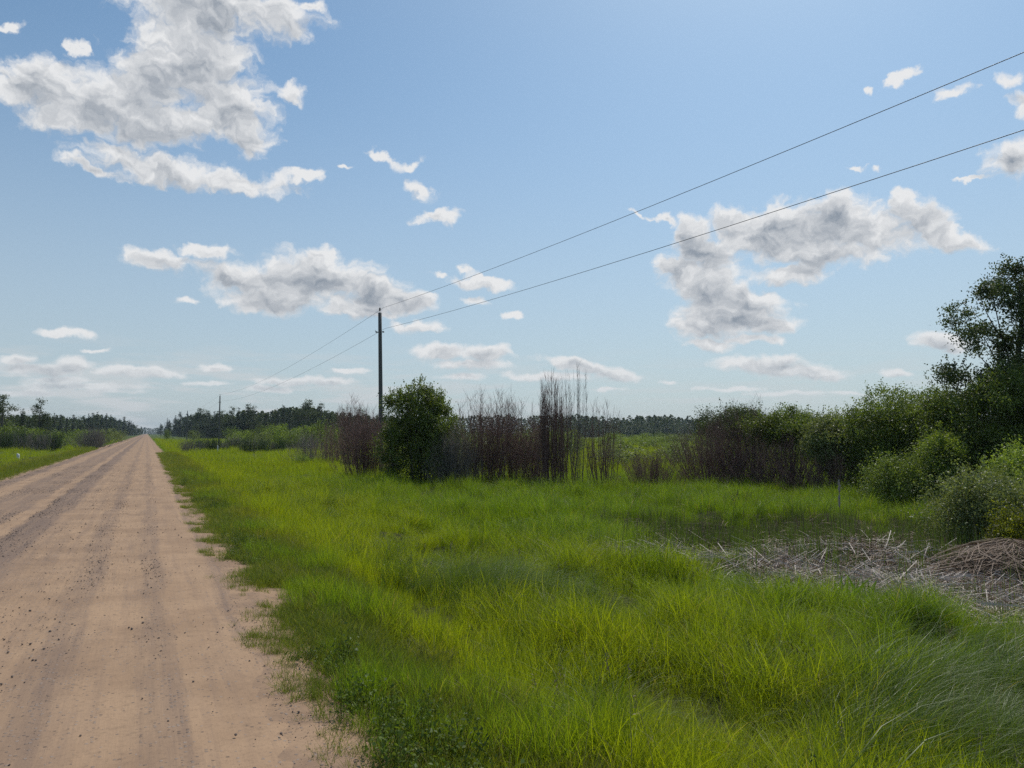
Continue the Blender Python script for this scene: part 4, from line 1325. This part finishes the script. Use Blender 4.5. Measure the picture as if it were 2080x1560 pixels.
# ------------------------------------------------------------------ power line
def pole(px, D, top_py, label, lean=0.0, detail=True, r0=.105, slim=1.0, X=None):
    x, y, z = at(px, top_py, D)
    z0 = float(gz(x, y)) - .2
    H = z - z0 - .26
    root = bpy.data.objects.new('power_pole', None); C.objects.link(root)
    root.location = (x, y, z0)
    root.rotation_euler = (0, lean, -rad(YAW))
    A = Acc()
    P_ = np.array([[[0, 0, q * H] for q in (0, .3, .6, .85, 1.0)]], dtype=float)
    A.add(*tubes(P_, np.array([[1.12, 1.04, .95, .88, .84]]) * r0 * slim, 12))
    # flat cap
    n0 = A.n; ang = np.arange(12) * math.pi / 6
    A.add(np.stack([np.cos(ang) * r0 * .1, np.sin(ang) * r0 * .1, np.full(12, H + .02)], -1), np.zeros((0, 4), dtype=int))
    ring = np.arange(12) + 12 * 4
    cap = np.stack([ring, np.roll(ring, -1), np.roll(np.arange(12) + n0, -1), np.arange(12) + n0], -1)
    A.F[4].append(cap)
    link('shaft', A.mesh('shaft', M_pole, True), root)
    def lathe(prof):
        a_ = np.array(prof)
        return tubes(np.stack([np.zeros(len(a_)), np.zeros(len(a_)), a_[:, 1]], -1)[None], a_[:, 0][None], 10)
    ins = [(.012, 0), (.03, .04), (.055, .05), (.05, .08), (.028, .10), (.045, .12), (.042, .15), (.02, .165), (.03, .18), (.005, .19)]
    B = Acc(); V_, F_ = lathe(ins); B.add(V_ + np.array([0, 0, H + .08]), F_)
    B.add(*tubes(np.array([[[0, 0, H - .25], [0, 0, H + .1]]]), np.full((1, 2), .012), 6))
    link('insulator', B.mesh('insulator', M_insul, True), root)
    if detail:
        zl = H - .98
        B = Acc()
        B.add(*tubes(np.array([[[-.21, 0, zl], [.17, 0, zl]]]), np.full((1, 2), .012), 6))
        B.add(*tubes(np.array([[[-.21, 0, zl - .02], [-.235, 0, zl + .02], [-.24, 0, zl + .1]]]), np.full((1, 3), .011), 6))
        link('bracket', B.mesh('bracket', M_insul), root)
        for sx_ in (-.17, .155):
            B = Acc(); V_, F_ = tubes(np.array([[[0, 0, 0], [.03, 0, 0], [.05, 0, 0], [.07, 0, 0], [.10, 0, 0]]]), np.array([[.03, .045, .03, .045, .015]]), 10)
            s_ = 1 if sx_ > 0 else -1
            B.add(V_ * np.array([s_, 1, 1]) + np.array([sx_ - s_ * .04, 0, zl]), F_)
            link('insulator', B.mesh('insulator', M_insul, True), root)
    tag(root, label, 'utility pole')
    return root
# (px, top row, depth)
PL = [(779, 625, 36.8), (447, 801, 115), (381, 833, 195), (352, 851, 300), (340, 848, 275), (335, 858, 390)]
pole(*[PL[0][0], PL[0][2], PL[0][1]], 'nearest tall power pole carrying two wires, behind the willow shrub', lean=rad(-1.2))
pole(447, 115, 801, 'second power pole, rising from the scrub in front of the right forest belt', detail=True)
pole(381, 195, 833, 'pole half hidden against the dark forest, third along the line', detail=False)
pole(352, 300, 851, 'thin pale pole against the trees beyond the third pole', detail=False)
pole(340, 275, 848, 'pole standing clear against the sky near the vanishing point', detail=False)
pole(335, 390, 858, 'farthest pole, tiny beside the end of the forest belt', detail=False)

def span(A, B_, sag, n=40):
    t = np.linspace(0, 1, n)
    A = np.array(A); B_ = np.array(B_)
    P_ = A[None] * (1 - t)[:, None] + B_[None] * t[:, None]
    P_[:, 2] -= 4 * sag * t * (1 - t)
    return P_
p1 = np.array(at(779, 625, 36.8)); p2 = np.array(at(447, 801, 115)); p3 = np.array(at(381, 833, 195)); p4 = np.array(at(340, 848, 275)); p5 = np.array(at(335, 858, 390))
back = np.array([p1[0] + .25, p1[1] - 86, p1[2] + .05])
def wire(pts, sags, label, r=.0065):
    A = Acc()
    segs = [span(a, b, s) for a, b, s in zip(pts[:-1], pts[1:], sags)]
    P_ = np.concatenate([segs[0]] + [s[1:] for s in segs[1:]])
    A.add(*tubes(P_[None], np.full((1, len(P_)), r), 5))
    o = link('power_wire', A.mesh('power_wire', M_wire, True))
    tag(o, label, 'wire')
    return P_
wire([back, p1, p2, p3, p4, p5], [1.25, .9, .8, .7, .6], 'upper wire of the power line, tied to the tops of the poles')
dl = np.array([0, 0, -1.06]); off = np.array(list(RT * .10) + [0.])
wire([back + dl, p1 + dl + off, p2 + dl, p3 + dl, p4 + dl, p5 + dl], [1.25, .9, .8, .7, .6], 'lower wire of the power line, about a metre below the pole tops')

# small white marker posts
def marker(px, D, h, w, label):
    import bmesh
    bm = bmesh.new()
    bmesh.ops.create_cube(bm, size=1)
    for v in bm.verts:
        v.co = Vector((v.co.x * w, v.co.y * w * .6, (v.co.z + .5) * h))
        if v.co.z > h * .9: v.co.z -= (v.co.x + w / 2) * .5
    bmesh.ops.bevel(bm, geom=bm.edges[:], offset=w * .1, segments=2)
    me = bpy.data.meshes.new('marker_post'); bm.to_mesh(me); bm.free(); me.materials.append(M_white)
    o = link('marker_post', me)
    place(o, px, 0, D, -rad(YAW))
    tag(o, label, 'post')
marker(39, 62, .55, .20, 'small white marker post in the grass left of the road')
marker(443, 84, .95, .10, 'thin white post at the foot of the second power pole')

# ------------------------------------------------------------------ marsh details
def reed_heap():
    r = np.random.default_rng(71)
    n = 620; K = 4
    t = np.linspace(0, 1, K)
    a = r.uniform(0, 6.28, n); Hh = .40; Rr2 = 1.25
    s = r.uniform(0, .35, n)
    L = r.uniform(.35, 1.0, n)
    q = s[:, None] + L[:, None] * t[None]
    rr2 = Rr2 * q
    zz = Hh * np.clip(1 - q ** 2 * .75, 0, 1) + r.uniform(-.14, .26, n)[:, None] * (1 - .3 * t)[None]
    aa = a[:, None] + (r.normal(0, 1.7, n)[:, None] * t[None])
    P_ = np.stack([rr2 * np.cos(aa), rr2 * np.sin(aa) * .8, np.maximum(zz, .02)], -1)
    w = .011 * r.uniform(.5, 1.4, n)
    T = norm(P_[:, -1] - P_[:, 0]); sd = norm(np.cross(T, norm(r.normal(size=(n, 3)) * .5 + np.array([0, 0, 1]))))
    V = np.stack([P_ - sd[:, None] * w[:, None, None] / 2, P_ + sd[:, None] * w[:, None, None] / 2], 2)
    idx = np.arange(n * K * 2).reshape(n, K, 2)
    F = np.stack([idx[:, :-1, 0], idx[:, :-1, 1], idx[:, 1:, 1], idx[:, 1:, 0]], -1).reshape(-1, 4)
    o = link('reed_heap', mesh_np('reed_heap', V.reshape(-1, 3), F, M_strawb))
    place(o, 2045, 0, 12.2, -rad(YAW))
    tag(o, 'domed brown heap of collapsed dead reeds at the right end of the marsh', 'reed heap')
reed_heap()

iris = tuft(720, 46, .22, .35, .62, .026, .55, K=6, stiff=1.8, mat=M_iris, wide_mid=True)
o = link('broad_leaved_plant', iris)
place(o, 1730, 0, 9.6, .4, 1.1)
tag(o, 'clump of broad green blades at the near edge of the dead reeds', 'plant')

def stalk_mesh(seed, H):
    r = np.random.default_rng(seed)
    A = Acc(); K = 6; t = np.linspace(0, 1, K)
    P_ = np.stack([.12 * t ** 2 * r.normal() * H + r.normal(0, .006, K), .08 * t ** 2 * H * r.normal() + r.normal(0, .006, K), t * H - .05], -1)[None]
    A.add(*tubes(P_, (.0055 * (1 - .7 * t))[None], 5))
    m = 5
    tt = r.uniform(.4, .95, m); s0 = np.stack([np.interp(tt, t, P_[0, :, i]) for i in range(3)], -1)
    d = norm(np.stack([r.normal(size=m), r.normal(size=m), r.uniform(.8, 2, m)], -1)) * (r.uniform(.05, .16, m))[:, None]
    A.add(*tubes(np.stack([s0, s0 + d], 1), np.tile([.0025, .001], (m, 1)), 4))
    return A.mesh('dry_stalk', M_strawb if seed % 2 else M_twig)
sm = [stalk_mesh(730 + i, 1.0) for i in range(5)]
for i, (px, D, h) in enumerate([(1262, 14.5, 1.15), (1270, 14.6, .95), (1290, 14.2, .9), (1298, 14.8, .8), (1340, 15, .7), (1420, 18, .9), (1432, 18.2, 1.1), (1450, 17.5, .8),
                                (1470, 19, 1.2), (1486, 19, 1.0), (1504, 18.6, 1.3), (1533, 17, .9), (1560, 16.5, .8), (1470, 6.4, .42), (1600, 14.2, .8), (1622, 13.5, .7), (1698, 11.6, .95),
                                (1712, 16.5, .7), (1734, 16.7, .65), (1770, 14.0, .7), (1800, 13.0, .6), (1860, 12.4, .6), (1180, 16, .6), (1150, 20, .6), (1104, 22, .6), (1215, 17, .7), (1330, 21, .8), (1380, 21, .8)]):
    o = link('dry_stalk', sm[i % 5])
    place(o, px, 0, D, i * 1.3, (1, 1, h))
    tag(o, 'thin dark dry stalk standing up out of the marsh grass', 'stalk', 'dry stalks in the marsh grass')

def cattail():
    root = bpy.data.objects.new('cattail', None); C.objects.link(root)
    A = Acc()
    A.add(*tubes(np.array([[[0, 0, -.05], [.01, 0, .5], [0, 0, 1.35]]]), np.array([[.008, .007, .004]]), 6))
    link('stem', A.mesh('stem', M_strawb), root)
    r = np.random.default_rng(8)
    zz = np.linspace(.72, 1.38, 18)
    rr3 = np.array([.006, .022, .035, .034, .026, .03, .028, .016, .010, .012, .026, .034, .03, .033, .028, .024, .018, .004])
    V_, F_ = tubes(np.stack([r.normal(0, .006, 18), r.normal(0, .006, 18), zz], -1)[None], rr3[None] * .8, 9)
    V_ = V_ + r.normal(0, .004, V_.shape)
    B = Acc(); B.add(V_, F_)
    link('seed_head', B.mesh('seed_head', M_fluff, True), root)
    place(root, 1701, 0, 17.5, 0)
    tag(root, 'old cattail with a pale fluffy seed head standing before the right shrubs', 'cattail')
cattail()

# ------------------------------------------------------------------ repeats: a label of its own for each
ONES = ['', 'first', 'second', 'third', 'fourth', 'fifth', 'sixth', 'seventh', 'eighth', 'ninth', 'tenth', 'eleventh', 'twelfth', 'thirteenth', 'fourteenth',
        'fifteenth', 'sixteenth', 'seventeenth', 'eighteenth', 'nineteenth']
def ordinal(n):
    if n < 20: return ONES[n]
    t = n // 10
    if n % 10 == 0: return ['', '', 'twentieth', 'thirtieth', 'fortieth', 'fiftieth', 'sixtieth'][t]
    return ['', '', 'twenty', 'thirty', 'forty', 'fifty', 'sixty'][t] + '-' + ONES[n % 10]
def scr_x(o):
    x, y = o.location.x, o.location.y
    return (x * RT[0] + y * RT[1]) / max(.1, x * FW[0] + y * FW[1])
BASE = {'leafy trees of the right forest belt': ('rounded broadleaved tree in the forest belt right of the road', 1),
        'pine trees of the right forest belt': ('pointed conifer in the forest belt right of the road', 1),
        'leafy trees of the left forest belt': ('rounded broadleaved tree in the forest belt left of the road', -1),
        'pine trees of the left forest belt': ('pointed conifer in the forest belt left of the road', -1),
        'green bushes in front of the right forest belt': ('light green bush before the right forest belt', 1),
        'green bushes left of the road': ('rounded green bush in the scrub left of the road', -1),
        'low willow bushes in the central gap': ('yellow green bush in the open gap between the shrub rows', 1),
        'willow bushes behind the dead shrubs': ('green bush behind the bare middle shrubs', 1),
        'bushes behind the right shrub row': ('bush behind the right shrub row', 1),
        'dead scrub right of the road': ('low grey brown dead scrub beyond the bright grass', 1),
        'dead scrub left of the road': ('grey dead thicket at the edge of the left meadow', -1),
        'dry stalks in the marsh grass': ('thin dark dry stalk in the marsh grass', 1)}
grp = {}
for o in S.objects:
    if 'group' in o.keys() and o.get('group') in BASE and o.parent is None:
        grp.setdefault(o['group'], []).append(o)
for gname, lst in grp.items():
    base, sgn = BASE[gname]
    lst.sort(key=lambda o: sgn * scr_x(o))
    for i, o in enumerate(lst):
        o['label'] = '%s, %s from the %s' % (base, ordinal(i + 1), 'left' if sgn > 0 else 'right')

# ------------------------------------------------------------------ haze
def haze_box():
    import bmesh
    bm = bmesh.new(); bmesh.ops.create_cube(bm, size=2)
    for v in bm.verts:
        v.co = Vector((v.co.x * 2600, v.co.y * 2600, -2.5 if v.co.z < 0 else 34))
    me = bpy.data.meshes.new('haze'); bm.to_mesh(me); bm.free()
    m = new_mat('haze'); g = NT(m)
    pv = g.n('ShaderNodeVolumePrincipled')
    pv.inputs['Color'].default_value = (.62, .74, .88, 1)
    pv.inputs['Density'].default_value = HAZE
    pv.inputs['Anisotropy'].default_value = .3
    o = g.n('ShaderNodeOutputMaterial'); g.l(pv.outputs[0], o.inputs['Volume'])
    me.materials.append(m)
    ob = link('haze', me); ob['kind'] = 'stuff'; ob['label'] = 'thin summer haze over the whole landscape'
HAZE = 0.00017
haze_box()
